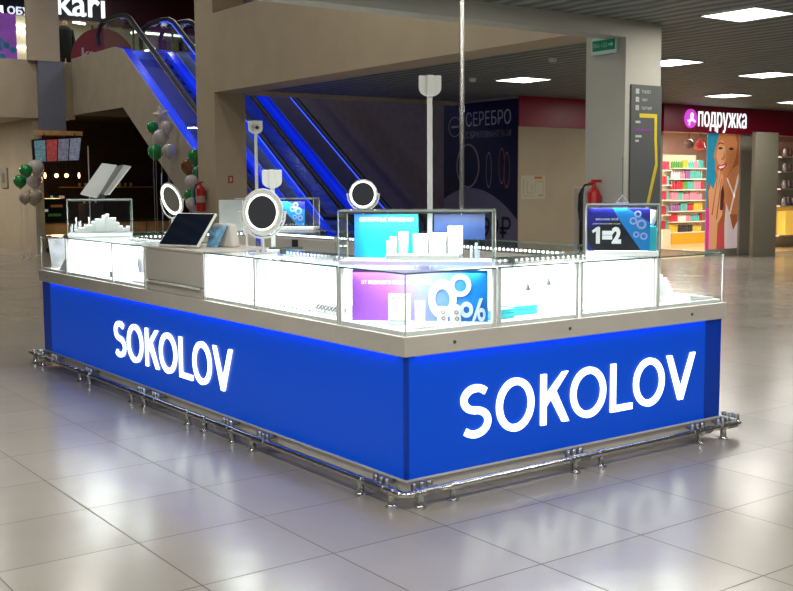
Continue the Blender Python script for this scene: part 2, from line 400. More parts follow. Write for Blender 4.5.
# letters
def letter(ch, a0, a1, z0, z1, fr, parent):
    w = a1-a0; h = z1-z0; st = .0375; d0, d1 = .0, .012
    mb = MB(); cx, cy = (a0+a1)/2, (z0+z1)/2
    def q(poly): mb.prism(poly, fr, d0, d1)
    if ch == 'O':
        n = 48; vs = []
        for i in range(n):
            a = 2*PI*i/n; ca, sa = math.cos(a), math.sin(a)
            for (rx, ry, d) in ((w/2, h/2+.004, d0), (w/2-st, h/2+.004-st, d0), (w/2, h/2+.004, d1), (w/2-st, h/2+.004-st, d1)):
                vs.append(fr(cx+rx*ca, cy+ry*sa, d))
        fs = []
        for i in range(n):
            a = i*4; b = ((i+1) % n)*4
            fs += [(a+2, b+2, b+3, a+3), (a, a+1, b+1, b), (a, b, b+2, a+2), (a+1, a+3, b+3, b+1)]
        mb.add(vs, fs)
    elif ch == 'L':
        q([(a0, z0), (a1, z0), (a1, z0+st*.95), (a0+st, z0+st*.95), (a0+st, z1), (a0, z1)])
    elif ch == 'K':
        my = z0+h*.40
        q([(a0, z0), (a0+st, z0), (a0+st, my-.01), (a0+st+.035, my+.028), (a1-st*1.25, z0), (a1, z0), (a0+st+.070, my+.066), (a1-.008, z1), (a1-st*1.28, z1), (a0+st, my+.052), (a0+st, z1), (a0, z1)])
    elif ch == 'V':
        q([(a0, z1), (cx-st*.5, z0), (cx+st*.5, z0), (a1, z1), (a1-st*1.08, z1), (cx, z0+.068), (a0+st*1.08, z1)])
    elif ch == 'S':
        # spine through two arcs, constant stroke
        rt_, rb = h*.5-st*.5, h*.5-st*.5
        ru = (h-st)/4*.96; rl = (h-st)/4*1.04
        cu_ = z1-st/2-ru; cl_ = z0+st/2+rl
        wx = (w-st)/2; pts = []
        for i in range(15):
            a = math.radians(38+ (262-38)*i/14); pts.append((cx+wx*.93*math.cos(a)+.004, cu_+ru*math.sin(a)))
        for i in range(15):
            a = math.radians(80-(80+138)*i/14); pts.append((cx+wx*math.cos(a), cl_+rl*math.sin(a)))
        L = []; R = []
        for i, p in enumerate(pts):
            q0 = pts[max(0, i-1)]; q1 = pts[min(len(pts)-1, i+1)]
            tx, ty = q1[0]-q0[0], q1[1]-q0[1]; l = math.hypot(tx, ty); nx, ny = -ty/l, tx/l
            L.append((p[0]+nx*st/2, p[1]+ny*st/2)); R.append((p[0]-nx*st/2, p[1]-ny*st/2))
        n = len(pts); vs = []; fs = []
        for d in (d0, d1):
            for i in range(n): vs += [fr(*L[i], d), fr(*R[i], d)]
        for i in range(n-1):
            a = i*2; b = a+2; A = 2*n+a; B = A+2
            fs += [(a, b, b+1, a+1), (A, A+1, B+1, B), (a, A, B, b), (a+1, b+1, B+1, A+1)]
        fs += [(0, 1, 2*n+1, 2*n), (2*n-2, 4*n-2, 4*n-1, 2*n-1)]
        mb.add(vs, fs)
    return obj('letter', mb, LETTER, parent)
frR = Frame((0, Y0, 0), FACE_Y)
for ch, a, b in (('S', 3.316, 3.522), ('O', 3.561, 3.819), ('K', 3.870, 4.076), ('O', 4.091, 4.361), ('L', 4.403, 4.578), ('O', 4.591, 4.850), ('V', 4.872, 5.124)):
    letter(ch, a, b, .2505, .5225, frR, kiosk)
frL = Frame((X0, 0, 0), FACE_X)
for ch, a, b in (('S', 7.669, 7.451), ('O', 7.411, 7.134), ('K', 7.080, 6.858), ('O', 6.843, 6.569), ('L', 6.522, 6.328), ('O', 6.317, 6.057), ('V', 6.027, 5.770)):
    letter(ch, -a, -b, .2525, .5245, frL, kiosk)

# drawer block of the left side
dr = thing('drawer_cabinet', (X0+.28, 6.61, LT), 'beige drawer cabinet between the lit showcases, under the black touchscreen', 'cabinet')
obj('body', MB().box(X0+.012, X0+D, 6.165, 7.06, LT, GT-.012), LEDGE, dr, .002)
obj('worktop', MB().box(X0, X0+D, 6.16, 7.065, GT-.012, GT+.002), LEDGE, dr, .002)
obj('drawer_front', MB().box(X0+.001, X0+.012, 6.17, 7.055, .875, GT-.016), LEDGE, dr, .0015)
dfr = obj('drawer_front', MB().box(X0+.001, X0+.012, 6.17, 7.055, LT+.002, .855), LEDGE, dr, .0015)
obj('handle', MB().tube([(X0-.002, 7.0, .862), (X0-.014, 6.98, .864), (X0-.016, 6.6, .865), (X0-.014, 6.22, .864), (X0-.002, 6.2, .862)], .008, 10), WHITEP, dfr)

CASE_N = 0
def case(x0, x1, y0, y1, glass, label, back=None, posts=(), power=5., sidepane=(), whiteback=True, dots=True, lit=False, litside=None):
    """one showcase: glass sides in `glass`, a laminate door on side `back`"""
    t = thing('display_case', ((x0+x1)/2, (y0+y1)/2, LT), label, 'display case', 'glass display cases of the kiosk')
    g = .006
    obj('tray', MB().box(x0+.008, x1-.008, y0+.008, y1-.008, LT, LT+.02), WHITE, t)
    def side(s, th, m, nm, z0=LT+.001, z1=GT-.006, ins=0.):
        b = {'-x': (x0+ins, x0+ins+th, y0, y1), '+x': (x1-ins-th, x1-ins, y0, y1), '-y': (x0, x1, y0+ins, y0+ins+th), '+y': (x0, x1, y1-ins-th, y1-ins)}[s]
        return obj(nm, MB().box(*b, z0, z1), m, t)
    for s in glass: side(s, g, GLASS, 'glass_pane')
    for s in sidepane: side(s, g, GLASS, 'divider_pane')
    if back:
        if whiteback: side(back, .008, mat('glowing_case_panel', (.9, .93, .93), .5, emit=(.93, 1., .98), estr=.85) if lit else WHITE, 'back_panel', LT+.02, GT-.045, .03)  # own glow added to whiten the showcase interior
        o = side(back, .02, LEDGE, 'rear_door', LT+.001, GT-.045)
        # lock knob
        c = {'-x': (x0-.004, (y0+y1)/2, .95), '+x': (x1+.004, (y0+y1)/2, .95), '-y': ((x0+x1)/2, y0-.004, .95), '+y': ((x0+x1)/2, y1+.004, .95)}[back]
        obj('lock', MB().sphere(c, .008, 10), CHROME, t)
    if litside: side(litside, .008, mat('glowing_case_panel', (.9, .93, .93)), 'side_panel', LT+.02, GT-.012, .002)
    obj('glass_top', MB().box(x0, x1, y0, y1, GT-.006, GT), GLASS, t)
    for (ax_, ay_, sd) in ((x0, y0, '-x-y'), (x1, y0, '+x-y'), (x0, y1, '-x+y'), (x1, y1, '+x+y')):
        if sd[:2] in glass and sd[2:] in glass: obj('corner_strip', MB().box(ax_-.003, ax_+.003, ay_-.003, ay_+.003, LT, GT-.008), mat('pale_corner_edge', (.62, .68, .66), .2), t)
    for s in sorted(set(glass) | ({back} if back else set())):
        b = {'-x': (x0-.0005, x0+.006, y0, y1), '+x': (x1-.006, x1+.0005, y0, y1), '-y': (x0, x1, y0-.0005, y0+.006), '+y': (x0, x1, y1-.006, y1+.0005)}[s]
        obj('glass_edge', MB().box(*b, GT-.007, GT+.0008), EDGE, t)
    for (px, py, w) in posts:
        obj('post', MB().box(px-w/2, px+w/2, py-w/2, py+w/2, LT, GT-.006), WHITEP, t)
    # LED bar with its dots along the back edge
    if back and dots:
        hor = back in ('-y', '+y')
        bar = MB(); first = None
        L0, L1 = (x0, x1) if hor else (y0, y1)
        c = {'-x': x0+.028, '+x': x1-.028, '-y': y0+.028, '+y': y1-.028}[back]
        if hor: bar.box(L0, L1, c-.008, c+.008, GT-.042, GT-.026)
        else: bar.box(c-.008, c+.008, L0, L1, GT-.042, GT-.026)
        bo = obj('led_bar', bar, STEEL, t)
        k = L0+.03
        while k < L1-.02:
            if first is None: first = obj('led_dot', MB().sphere((k, c, GT-.019) if hor else (c, k, GT-.019), .0085, 8), LED, bo); k0 = k
            else:
                d2 = first.copy(); COL.objects.link(d2); d2.location = (k-k0, 0, 0) if hor else (0, k-k0, 0)
            k += .042
    if power:
        area_light('case_light', ((x0+x1)/2, (y0+y1)/2, GT-.03), x1-x0-.08, power*1.5, (.95, 1., .98), size_y=y1-y0-.08)
    return t
w = .018
PX = X0+.012; PY = Y0+.012
case(X0, X0+D, Y0, Y0+D, ('-x', '-y'), 'corner glass showcase nearest the camera with purple and blue promotional card', None, ((X0+D-.006, PY, .02), (PX, Y0+D-.006, .02)), 5, ('+x', '+y'))
case(X0, X0+D, 4.60, 5.475, ('-x',), 'long glass showcase with ring rolls, left of the nearest corner', '+x', ((PX, 4.605, .02), (PX, 5.465, w)), 8, ('-y',), lit=True, litside='+y')
case(X0, X0+D, 5.49, 6.145, ('-x',), 'blank white lit showcase right of the beige drawer cabinet', '+x', ((PX, 5.495, w), (PX, 6.135, .022)), 9, ('-y', '+y'), lit=True, litside='+y')
case(X0, X0+D, 7.08, 7.665, ('-x',), 'white lit showcase with a necklace bust left of the beige drawer cabinet', '+x', ((PX, 7.09, w),), 7, ('-y',), lit=True, litside='+y')
case(X0, X0+D, 7.68, 8.66, ('-x',), 'blank white lit showcase below the left glass tower', '+x', ((PX, 7.69, w), (PX, 8.65, w)), 9, ('-y',), lit=True, litside='+y')
case(X0, X0+D, 8.69, Y1-.005, ('-x', '+y'), 'clear end showcase at the far left corner of the kiosk', None, ((PX, 8.70, w),), 7, ('+x',))
case(X0+D+.015, 4.15, Y0, Y0+D, ('-y',), 'lit showcase with two turquoise boxes, right of the nearest corner', '+y', ((X0+D+.027, PY, .02), (4.14, PY, w)), 6, ('-x',), lit=True, litside='+y')
case(4.165, 4.775, Y0, Y0+D, ('-y',), 'blank white lit showcase under the right glass tower', '+y', ((4.176, PY, w), (4.765, PY, w)), 8, ('+x',), lit=True, litside='+x')
case(4.79, X1, Y0, Y0+D, ('-y', '+x'), 'clear end showcase with a white stepped pile at the right corner', None, ((4.797, PY, w),), 8, ('+y',))
case(X1-D, X1, 4.80, 6.10, ('+x',), 'nearest showcase of the far side, its beige rear door to the camera', '-x', ((X1-D+.012, 4.815, .022),), 3, ('-y',))
case(X1-D, X1, 6.115, 7.40, ('+x',), 'middle showcase of the far side, behind the corner glass tower', '-x', ((X1-D+.012, 7.39, .022),), 3, ('-y',))
case(X1-D, X1, 7.415, 8.68, ('+x',), 'last showcase of the far side, seen right of the big round mirror', '-x', ((X1-D+.012, 7.43, .022),), 3, ('-y',))
case(X1-D, X1, 8.695, Y1-.005, ('+x', '+y'), 'showcase at the far back corner below the small promotional sign', None, (), 3, ('-x', '-y'))
case(X0+D+.015, X1-D-.015, Y1-D, Y1-.005, ('+y',), 'showcase of the short far end, behind the black touchscreen', '-y', (), 3, ('-x', '+x'))

# ---------------- guard rail around the foot
rail = thing('guard_rail', (2.9, 3.87, 0), 'low chrome tube guard rail around the foot of the kiosk', 'guard rail')
rx0, ry0, rx1, ry1, rz, rr = 2.885, 3.895, 5.43, 9.40, .074, .0165
def corner_arc(cx, cy, a0, a1, r=.035):
    return [(cx+r*math.cos(math.radians(a0+(a1-a0)*i/6)), cy+r*math.sin(math.radians(a0+(a1-a0)*i/6)), rz) for i in range(7)]
c = .035
path = [(rx0, 6.5, rz)]+[(rx0, ry0+c+.3, rz)]+corner_arc(rx0+c, ry0+c, 180, 270)+[(5.3, ry0, rz)]
obj('rail_tube', MB().tube([(rx0, 9.30, rz)]+corner_arc(rx0+c, ry0+c, 180, 270)+[(5.27, ry0, rz)], rr, 14), CHROME, rail)
obj('rail_tube', MB().tube([(5.27, ry0, rz)]+corner_arc(rx1-c, ry0+c, 270, 360)+[(rx1, 9.3, rz)], rr, 14), CHROME, rail)
obj('rail_tube', MB().tube([(rx0, 9.30, rz)]+corner_arc(rx0+c, ry1-c, 180, 90)+corner_arc(rx1-c, ry1-c, 90, 0)+[(rx1, 9.3, rz)], rr, 14), CHROME, rail)
def post(px, py):
    m = MB(); m.lathe([(.001, 0), (.030, 0), (.030, .004), (.019, .009), (.0175, .012), (.0175, .060), (.001, .060)], (px, py, 0), 16)
    dx, dy = (0, .022) if abs(px-rx0) < .01 or abs(px-rx1) < .01 else (.022, 0)
    m.cyl((px-dx, py-dy, rz), (px+dx, py+dy, rz), rr+.005, 14)
    obj('post', m, CHROME, rail)
def clamp(px, py, side):
    """joint fitting over the tube: sleeve, three domed caps and two stubs to the plinth"""
    m = MB(); al = Vector((0, 1, 0)) if side == 'x' else Vector((1, 0, 0)); inn = Vector((1, 0, 0)) if side == 'x' else Vector((0, 1, 0))
    p = Vector((px, py, rz))
    m.cyl(p-al*.075, p+al*.075, rr+.004, 14)
    for k in (-.045, 0., .045):
        b = p+al*k+inn*.035; m.lathe([(.001, -.02), (.017, -.02), (.017, .03), (.012, .040), (.001, .044)], b, 12)
        m.cyl(p+al*k, b, .011, 10)
    m.cyl(p+inn*.035-al*.06, p+inn*.035+al*.06, .010, 10)
    m.cyl(p+inn*.035+Vector((0, 0, .01)), p+inn*.11+Vector((0, 0, .004)), .010, 10)
    obj('clamp', m, STEEL, rail)
for y in (3.99, 4.25, 5.35, 5.60, 5.97, 6.21, 6.90, 7.12, 7.95, 8.15, 9.05, 9.25): post(rx0, y)
for y in (4.12, 5.72, 5.28, 6.78, 7.02, 8.05, 8.85, 9.2): clamp(rx0, y, 'x')
for x in (2.985, 3.185, 4.015, 4.215, 5.045, 5.26): post(x, ry0)
for x in (3.02, 4.04, 5.06, 5.30): clamp(x, ry0, 'y')
clamp(rx1, 4.0, 'x')
for y in (4.2, 5.6, 7.0, 8.4): post(rx1, y)
for x in (3.2, 4.2, 5.2): post(x, ry1)

# ================================================================== THINGS IN AND ON THE KIOSK
def grad_mat(name, c0, c1, axis='X', estr=0., x0=0., x1=1., cm=None):
    """printed card whose own colours run from c0 to c1 across its width"""
    m = bpy.data.materials.new(name); m.use_nodes = True; nt = m.node_tree; b = nt.nodes['Principled BSDF']
    tc = nt.nodes.new('ShaderNodeTexCoord'); sp = nt.nodes.new('ShaderNodeSeparateXYZ'); nt.links.new(tc.outputs['Generated'], sp.inputs[0])
    cr = nt.nodes.new('ShaderNodeValToRGB'); nt.links.new(sp.outputs[axis], cr.inputs['Fac'])
    cr.color_ramp.elements[0].position = x0; cr.color_ramp.elements[1].position = x1
    cr.color_ramp.elements[0].color = (*c0, 1); cr.color_ramp.elements[1].color = (*c1, 1)
    if cm: e_ = cr.color_ramp.elements.new(.5); e_.color = (*cm, 1)
    nt.links.new(cr.outputs['Color'], b.inputs['Base Color']); b.inputs['Roughness'].default_value = .45
    if estr: nt.links.new(cr.outputs['Color'], b.inputs['Emission Color']); b.inputs['Emission Strength'].default_value = estr
    return m
WT = mat('white_print', (.92, .95, .97), .5)
NAVY = mat('navy_print', (.01, .012, .22), .4)
CYAN = mat('bright_blue_print', (.01, .22, .62), .4)
LILAC = mat('lilac_print', (.33, .42, .80), .4)
BLK = mat('near_black_print', (.012, .014, .022), .4)

def frame_between(p, q, z):
    p = Vector((*p, z)); q = Vector((*q, z)); return Frame(p, q-p), (q-p).length

# --- corner card (diagonal), two colour print
zt = LT+.022
fr, L = frame_between((3.045, 4.545), (3.545, 4.060), zt)
t = thing('promo_card', fr(L/2, 0), 'purple to blue promotional card with a big percent figure, inside the nearest corner showcase', 'promotional card', 'promotional cards in the showcases')
cd = obj('card', MB().prism([(0, 0), (L, 0), (L, .262), (0, .262)], fr, 0, .004), grad_mat('card_purple_blue', (.33, .10, .62), (.0, .20, .70), 'X', 0, .25, .85, (.22, .24, .75)), t)
text('caption', 'ОТ ВЕДУЩЕГО ЮВЕЛИРА СТРАНЫ', Frame(fr(.05, .185, .005), fr.x), .36, .022, WT, cd, .001)
fg = MB()
fg.ring2((L*.67, .115), .100, .052, fr, .0045, .016, 40, .72)
fg.ring2((L*.80, .185), .058, .033, fr, .0045, .014, 30, .95)
fg.ring2((L*.845, .062), .040, .018, fr, .0045, .02, 30, .85)
fg.ring2((L*.955, .038), .034, .015, fr, .0045, .02, 30, .6)
fg.prism([(L*.885, .004), (L*.905, .004), (L*.965, .12), (L*.94, .12)], fr, .0045, .018)
obj('figure', fg, mat('pale_blue_figure', (.62, .78, .95), .5), cd)

def stepped_stand(name, loc, rz, w_, d_, hs, label, cat='display stand', group='white jewellery stands in the showcases', m=WHITE):
    t = thing(name, loc, label, cat, group, rz); n = len(hs); mb = MB()
    for i, h in enumerate(hs):
        mb.box(-w_/2+w_*i/n+.0005, -w_/2+w_*(i+1)/n-.0005, -d_/2, d_/2, 0, h)
    obj('body', mb, m, t, .001, True); return t
HOOK = mat('grey_earring', (.16, .16, .17), .3, .6)
def ear_card(loc, rz, label, h=.11, w_=.045, group='white earring cards standing in the showcases'):
    t = thing('earring_card', loc, label, 'jewellery stand', group, rz)
    obj('card', MB().box(-w_/2, w_/2, -.008, .008, .004, h).box(-w_/2, w_/2, -.02, .02, 0, .004), WHITE, t, .001, True)
    for s_ in (-1, 1): obj('earring', MB().sphere((s_*w_*.22, -.010, h*.82), .004, 8).cyl((s_*w_*.22, -.0095, h*.82), (s_*w_*.22, -.0095, h*.72), .0015, 6), HOOK, t, local=True)
    return t
rz45 = math.atan2(-.485, .5)
# block stand with three holes + small stands in front of the corner card
fz = LT+.0205
t = thing('jewellery_block', (3.155, 4.285, fz), 'white earring block behind the left pane of the nearest corner showcase', 'jewellery stand', None, rz45)
obj('block', MB().box(-.055, .055, -.02, .02, .018, .15), WHITE, t, .003, True)
obj('base', MB().box(-.065, .065, -.035, .035, 0, .016), mat('pale_grey_base', (.45, .50, .50), .4), t, .002, True)
for k in (-1, 0, 1): obj('earring', MB().sphere((k*.03, -.022, .13), .004, 8), HOOK, t, local=True)
ear_card((3.25, 4.24, fz), rz45, 'narrow white earring card at the middle of the nearest corner showcase', .115, .05)
for k, (x, y) in enumerate(((3.30, 4.12), (3.345, 4.07), (3.39, 4.13))):
    t = thing('bangle_stand', (x, y, fz), ['first', 'second', 'third'][k]+' white slanted ring stand right of the corner edge in the nearest showcase', 'jewellery stand', None, rz45+.3)
    obj('stand', MB().hexa([(-.022, -.03, 0), (.022, -.03, 0), (.022, .03, 0), (-.022, .03, 0), (-.022, .012, .09), (.022, .012, .09), (.022, .028, .09), (-.022, .028, .09)]), WHITE, t, .002, True)
    for j in range(2): obj('ring', MB().torus((0, -.02+.014*j, .035+.03*j), .009, .0022, (0, -.8, .5), 16, 6), HOOK, t, local=True)
stepped_stand('display_riser', (3.17, 4.10, fz), 0, .14, .08, (.012, .012), 'low white riser on the floor of the nearest corner showcase')
# --- corner showcase frame seen as a thin white line
# --- long showcase with rolls (y 4.6-5.48)
for k in range(9):
    y = 4.70+k*.035
    t = thing('ring_roll', (3.12, y, fz), 'small slanted ring holder in the row at the right end of the long showcase', 'jewellery stand', 'row of slanted ring holders in the long showcase')
    obj('stand', MB().hexa([(3.09, y-.012, fz), (3.15, y-.012, fz), (3.15, y+.012, fz), (3.09, y+.012, fz), (3.115, y-.012, fz+.055), (3.15, y-.012, fz+.055), (3.15, y+.012, fz+.055), (3.115, y+.012, fz+.055)]), WHITE, t, .002)
    obj('ring', MB().torus((3.094, y, fz+.034), .012, .0036, (-.9, 0, .4), 14, 6), HOOK, t)
for k in range(8):
    y = 5.02+k*.045
    box_thing('price_tag', (3.075, 3.079, y-.008, y+.008, fz, fz+.012), mat('grey_tag', (.18, .19, .20), .5), 'tiny grey price tag in the row along the long showcase floor', 'price tag', 'row of tiny price tags in the long showcase')
t = thing('promo_card', (3.45, 4.85, fz), 'turquoise and white promotional card at the back of the long showcase', 'promotional card', 'promotional cards in the showcases')
fr = Frame((3.44, 5.12, fz), FACE_X)
obj('card', MB().prism([(0, .0), (.40, .0), (.40, .24), (0, .24)], fr, 0, .004), grad_mat('card_white_turquoise', (.8, .9, .95), (.03, .55, .72), 'Y', 0, .9, .1), t)
obj('leaf_print', MB().ring2((.15, .10), .035, .02, fr, .0042, .006).ring2((.22, .14), .05, .03, fr, .0042, .006).ring2((.30, .08), .04, .022, fr, .0042, .006), TEAL, t)
t = thing('promo_card', (3.40, 5.2, GT-.06), 'pale blue strip card hanging under the glass top of the long showcase', 'promotional card', 'promotional cards in the showcases')
obj('card', MB().box(3.30, 3.303, 4.98, 5.28, GT-.075, GT-.035), mat('pale_blue_card', (.45, .62, .78), .5), t)
# --- white lit showcase (right of drawer)
box_thing('jewellery_tray', (3.10, 3.42, 5.56, 6.08, fz, fz+.014), WHITE, 'flat white tray inside the blank showcase right of the drawer cabinet', 'tray', None, .003)
# --- bust showcase
t = thing('necklace_bust', (3.14, 7.48, fz), 'small grey necklace bust in the showcase left of the drawer cabinet', 'necklace display')
obj('bust', MB().lathe([(.001, .06), (.02, .06), (.028, .10), (.034, .15), (.026, .175), (.012, .19), (.010, .215), (.001, .22)], (3.14, 7.48, fz), 16), mat('grey_velvet', (.22, .23, .26), .8), t)
obj('foot', MB().lathe([(.001, 0), (.03, 0), (.03, .006), (.006, .012), (.006, .065)], (3.14, 7.48, fz), 16), WHITE, t)
for k in range(3):
    stepped_stand('display_riser', (3.2, 7.16+k*.07, fz), PI/2, .06, .08, (.06+.03*k, .08+.03*k), ['lowest', 'middle', 'tallest'][k]+' white riser in the showcase left of the drawer cabinet')
box_thing('jewellery_tray', (3.04, 3.2, 7.10, 7.42, fz, fz+.012), mat('grey_tray', (.3, .31, .32), .5), 'thin grey tray in the showcase with the necklace bust', 'tray', None, .002)
box_thing('price_card', (3.02, 3.024, 7.755, 7.81, fz+.01, fz+.055), mat('grey_card', (.12, .12, .16), .5), 'small dark square card at the lower right of the showcase under the left tower', 'price card')
t = thing('display_pile', (3.12, 8.8, fz), 'white slanted jewellery pile in the far left end showcase', 'display stand')
obj('body', MB().hexa([(3.02, 8.72, fz), (3.30, 8.72, fz), (3.30, 8.98, fz), (3.02, 8.98, fz), (3.02, 8.72, fz+.15), (3.30, 8.72, fz+.15), (3.30, 8.92, fz+.02), (3.02, 8.92, fz+.02)]), WHITE, t, .004)
t = thing('promo_card', (3.3, 9.1, fz), 'added grey card standing in for glass reflections in the far left end showcase', 'promotional card', 'promotional cards in the showcases')  # made-up card whose grey mottling paints reflections of the glass
obj('card', MB().hexa([(3.03, 9.16, fz), (3.50, 9.16, fz), (3.50, 9.17, fz), (3.03, 9.17, fz), (3.03, 9.24, fz+.25), (3.50, 9.24, fz+.25), (3.50, 9.25, fz+.25), (3.03, 9.25, fz+.25)]), mat('grey_reflections', (.075, .075, .085), .5, noise=.7, nscale=9), t)
# --- right side showcases
for k, (x, y, wv, lab) in enumerate(((3.69, 4.16, .17, 'left turquoise jewellery box in the showcase right of the corner'), (3.90, 4.22, .19, 'right turquoise jewellery box in the showcase right of the corner'))):
    t = thing('jewellery_box', (x, y, fz), lab, 'jewellery box', 'turquoise jewellery boxes')
    obj('base', MB().box(x-wv/2, x+wv/2, y-.05, y+.05, fz, fz+.030), TEAL, t, .003)
    obj('lid', MB().box(x-wv/2-.002, x+wv/2+.002, y-.052, y+.052, fz+.031, fz+.050), TEAL, t, .003)
for k, (x, zl, lab) in enumerate(((3.64, .17, 'long grey drop earring hanging at the left of the turquoise boxes'), (3.86, .09, 'grey drop earring on a thread in the middle of the turquoise box showcase'), (4.01, .07, 'grey bell shaped pendant hanging at the right of the turquoise boxes'))):
    y = Y0+.09; zb = GT-.012
    t = thing('hanging_pendant', (x, y, zb), lab, 'pendant', 'pendants hanging in the turquoise box showcase')
    obj('thread', MB().cyl((x, y, zb), (x, y, zb-zl), .0022, 6), HOOK, t)
    obj('drop', MB().lathe([(.001, 0), (.005, -.008), (.016, -.036), (.018, -.042), (.001, -.045)], (x, y, zb-zl+.004), 12), mat('grey_drop', (.09, .10, .11), .4), t)
for k in range(5):
    ear_card((3.66+k*.1, 4.36, fz), 0, 'white earring card in the back row behind the turquoise boxes', .12, .06, 'back row of earring cards behind the turquoise boxes')
for k in range(4):
    ear_card((4.25+k*.13, 4.36, fz), 0, 'white earring card in the row of the blank right showcase', .13, .07, 'row of earring cards in the blank right showcase')
box_thing('jewellery_tray', (4.22, 4.72, 4.08, 4.24, fz, fz+.01), WHITE, 'flat white tray at the front of the blank right showcase', 'tray', None, .003)
t = thing('display_pile', (4.95, 4.2, fz), 'jagged white jewellery pile in the clear end showcase at the right corner', 'display stand')
hs = (.165, .16, .155, .15, .15, .16, .12, .14, .12, .10, .07, .045, .035)
mb = MB()
for i, h in enumerate(hs): mb.box(4.815+i*.0235, 4.815+(i+1)*.0235-.001, 4.10+i*.004, 4.35, fz, fz+h)
mb.hexa([(5.12, 4.05, fz), (5.34, 4.05, fz), (5.34, 4.45, fz), (5.12, 4.45, fz), (5.12, 4.05, fz+.035), (5.34, 4.05, fz+.012), (5.34, 4.45, fz+.012), (5.12, 4.45, fz+.035)])
obj('body', mb, WHITE, t)
box_thing('small_case', (5.16, 5.34, 4.46, 4.56, fz+.001, fz+.17), mat('pale_box', (.55, .57, .6), .5), 'pale square box inside the clear end showcase', 'box', None, .003)

# --- glass towers
def tower(loc, rz, w_, d_, h, label, base=.025):
    t = thing('glass_tower', loc, label, 'glass tower', 'glass towers standing on the showcases', rz)
    x0, x1, y0, y1 = -w_/2, w_/2, 0, d_
    obj('base', MB().box(x0, x1, y0, y1, .001, base), WHITE, t, .002, True)
    g = .006
    for b in ((x0, x1, y0, y0+g), (x0, x1, y1-g, y1), (x0, x0+g, y0+g, y1-g), (x1-g, x1, y0+g, y1-g)):
        obj('glass_pane', MB().box(*b, base, h-.006), GLASS, t, local=True)
    obj('glass_top', MB().box(x0, x1, y0, y1, h-.006, h), GLASS, t, local=True)
    ed = MB(); s_ = .003
    for (a, b) in ((x0, y0), (x1, y0), (x0, y1), (x1, y1)): obj('corner_strip', MB().box(a-s_, a+s_, b-s_, b+s_, base, h-.008), mat('pale_glass_edge', (.45, .52, .50), .2), t, local=True)
    ed.box(x0, x1, y0-.002, y0+.004, h-.007, h+.001).box(x0, x1, y1-.004, y1+.002, h-.007, h+.001).box(x0-.002, x0+.004, y0, y1, h-.007, h+.001).box(x1-.004, x1+.002, y0, y1, h-.007, h+.001)
    obj('glass_edge', ed, mat('pale_glass_edge', (.45, .52, .50), .2), t, local=True)
    obj('led_bar', MB().box(x0+.02, x1-.02, y0+.012, y0+.024, h-.016, h-.007), STEEL, t, local=True)
    l = area_light('tower_light', (0, 0, 0), w_-.06, 9*w_/.7, (.93, 1., 1.), size_y=.10)
    l.parent = t; l.location = (0, d_*.3, h-.02)
    return t
# nearest corner tower
A = Vector((3.035, 4.655, GT)); B = Vector((3.60, 4.09, GT)); mid = (A+B)/2
trz = math.atan2(B.y-A.y, B.x-A.x); tw = (B-A).length
tower(mid, trz, tw, .24, .285, 'nearest glass tower on the kiosk corner, holding a turquoise card')
nx = Vector((-math.sin(trz), math.cos(trz), 0)); ax_ = Vector((math.cos(trz), math.sin(trz), 0))
def tp(a, b, z=0.): return mid+ax_*a+nx*b+Vector((0, 0, z))
fr = Frame(tp(-tw/2+.045, .215, .026), ax_)
t = thing('promo_card', fr(.17, 0), 'turquoise promotional card standing in the nearest glass tower', 'promotional card', 'promotional cards in the showcases')
cd = obj('card', MB().prism([(0, 0), (.345, 0), (.345, .235), (0, .235)], fr, 0, .004), grad_mat('card_blue_turquoise', (.0, .16, .60), (.0, .62, .66), 'X', 0, .05, .8), t)
text('caption', 'СЕРЕБРЯНЫЕ УКРАШЕНИЯ', Frame(fr(.03, .195, .0045), fr.x), .29, .022, WT, cd, .001)
t = thing('promo_card', tp(.16, .22, .026), 'dark blue card at the right half of the nearest glass tower', 'promotional card', 'promotional cards in the showcases')
obj('card', MB().prism([(.43, .10), (.70, .10), (.70, .235), (.43, .235)], fr, -.002, .001), mat('deep_blue_card', (.01, .032, .12), .4, noise=.25, nscale=12), t)
obj('backing', MB().prism([(.43, .0), (.44, .0), (.44, .235), (.43, .235)], fr, -.002, .0), WHITEP, t)
t = thing('white_riser', tp(-.02, .10, .026), 'long white riser along the floor of the nearest glass tower', 'display stand', None, trz)
obj('body', MB().box(-.14, .24, -.06, .06, 0, .028), WHITE, t, .003, True)
rz_ = .026+.0285
stepped_stand('column_stand', tp(-.135, .10, rz_), trz, .05, .05, (.07, .09, .09), 'short white column stand at the left in the nearest glass tower')
stepped_stand('column_stand', tp(-.075, .12, rz_), trz, .045, .05, (.115, .115), 'tall white column stand second from left in the nearest glass tower')
for k, (a, hh, ww) in enumerate(((.02, .105, .08), (.11, .11, .09), (.20, .145, .075))):
    t = thing('earring_block', tp(a, .10, rz_), ['left', 'middle', 'right and tallest'][k]+' white earring block in the nearest glass tower', 'jewellery stand', None, trz)
    obj('block', MB().box(-ww/2, ww/2, -.02, .02, 0, hh), WHITE, t, .002, True)
    for s_ in (-1, 1):
        obj('earring', MB().sphere((s_*ww*.22, -.023, hh-.022), .0045, 8), HOOK, t, local=True)
for k, (a, hh) in enumerate(((.275, .06), (.305, .085), (.32, .05))):
    stepped_stand('clear_stand', tp(a, .2-.05*k, .026), trz, .014, .02, (hh, hh), ['left', 'tallest', 'right'][k]+' slim pale figure stand at the right end of the nearest glass tower', m=mat('pale_stand', (.5, .6, .7), .3))

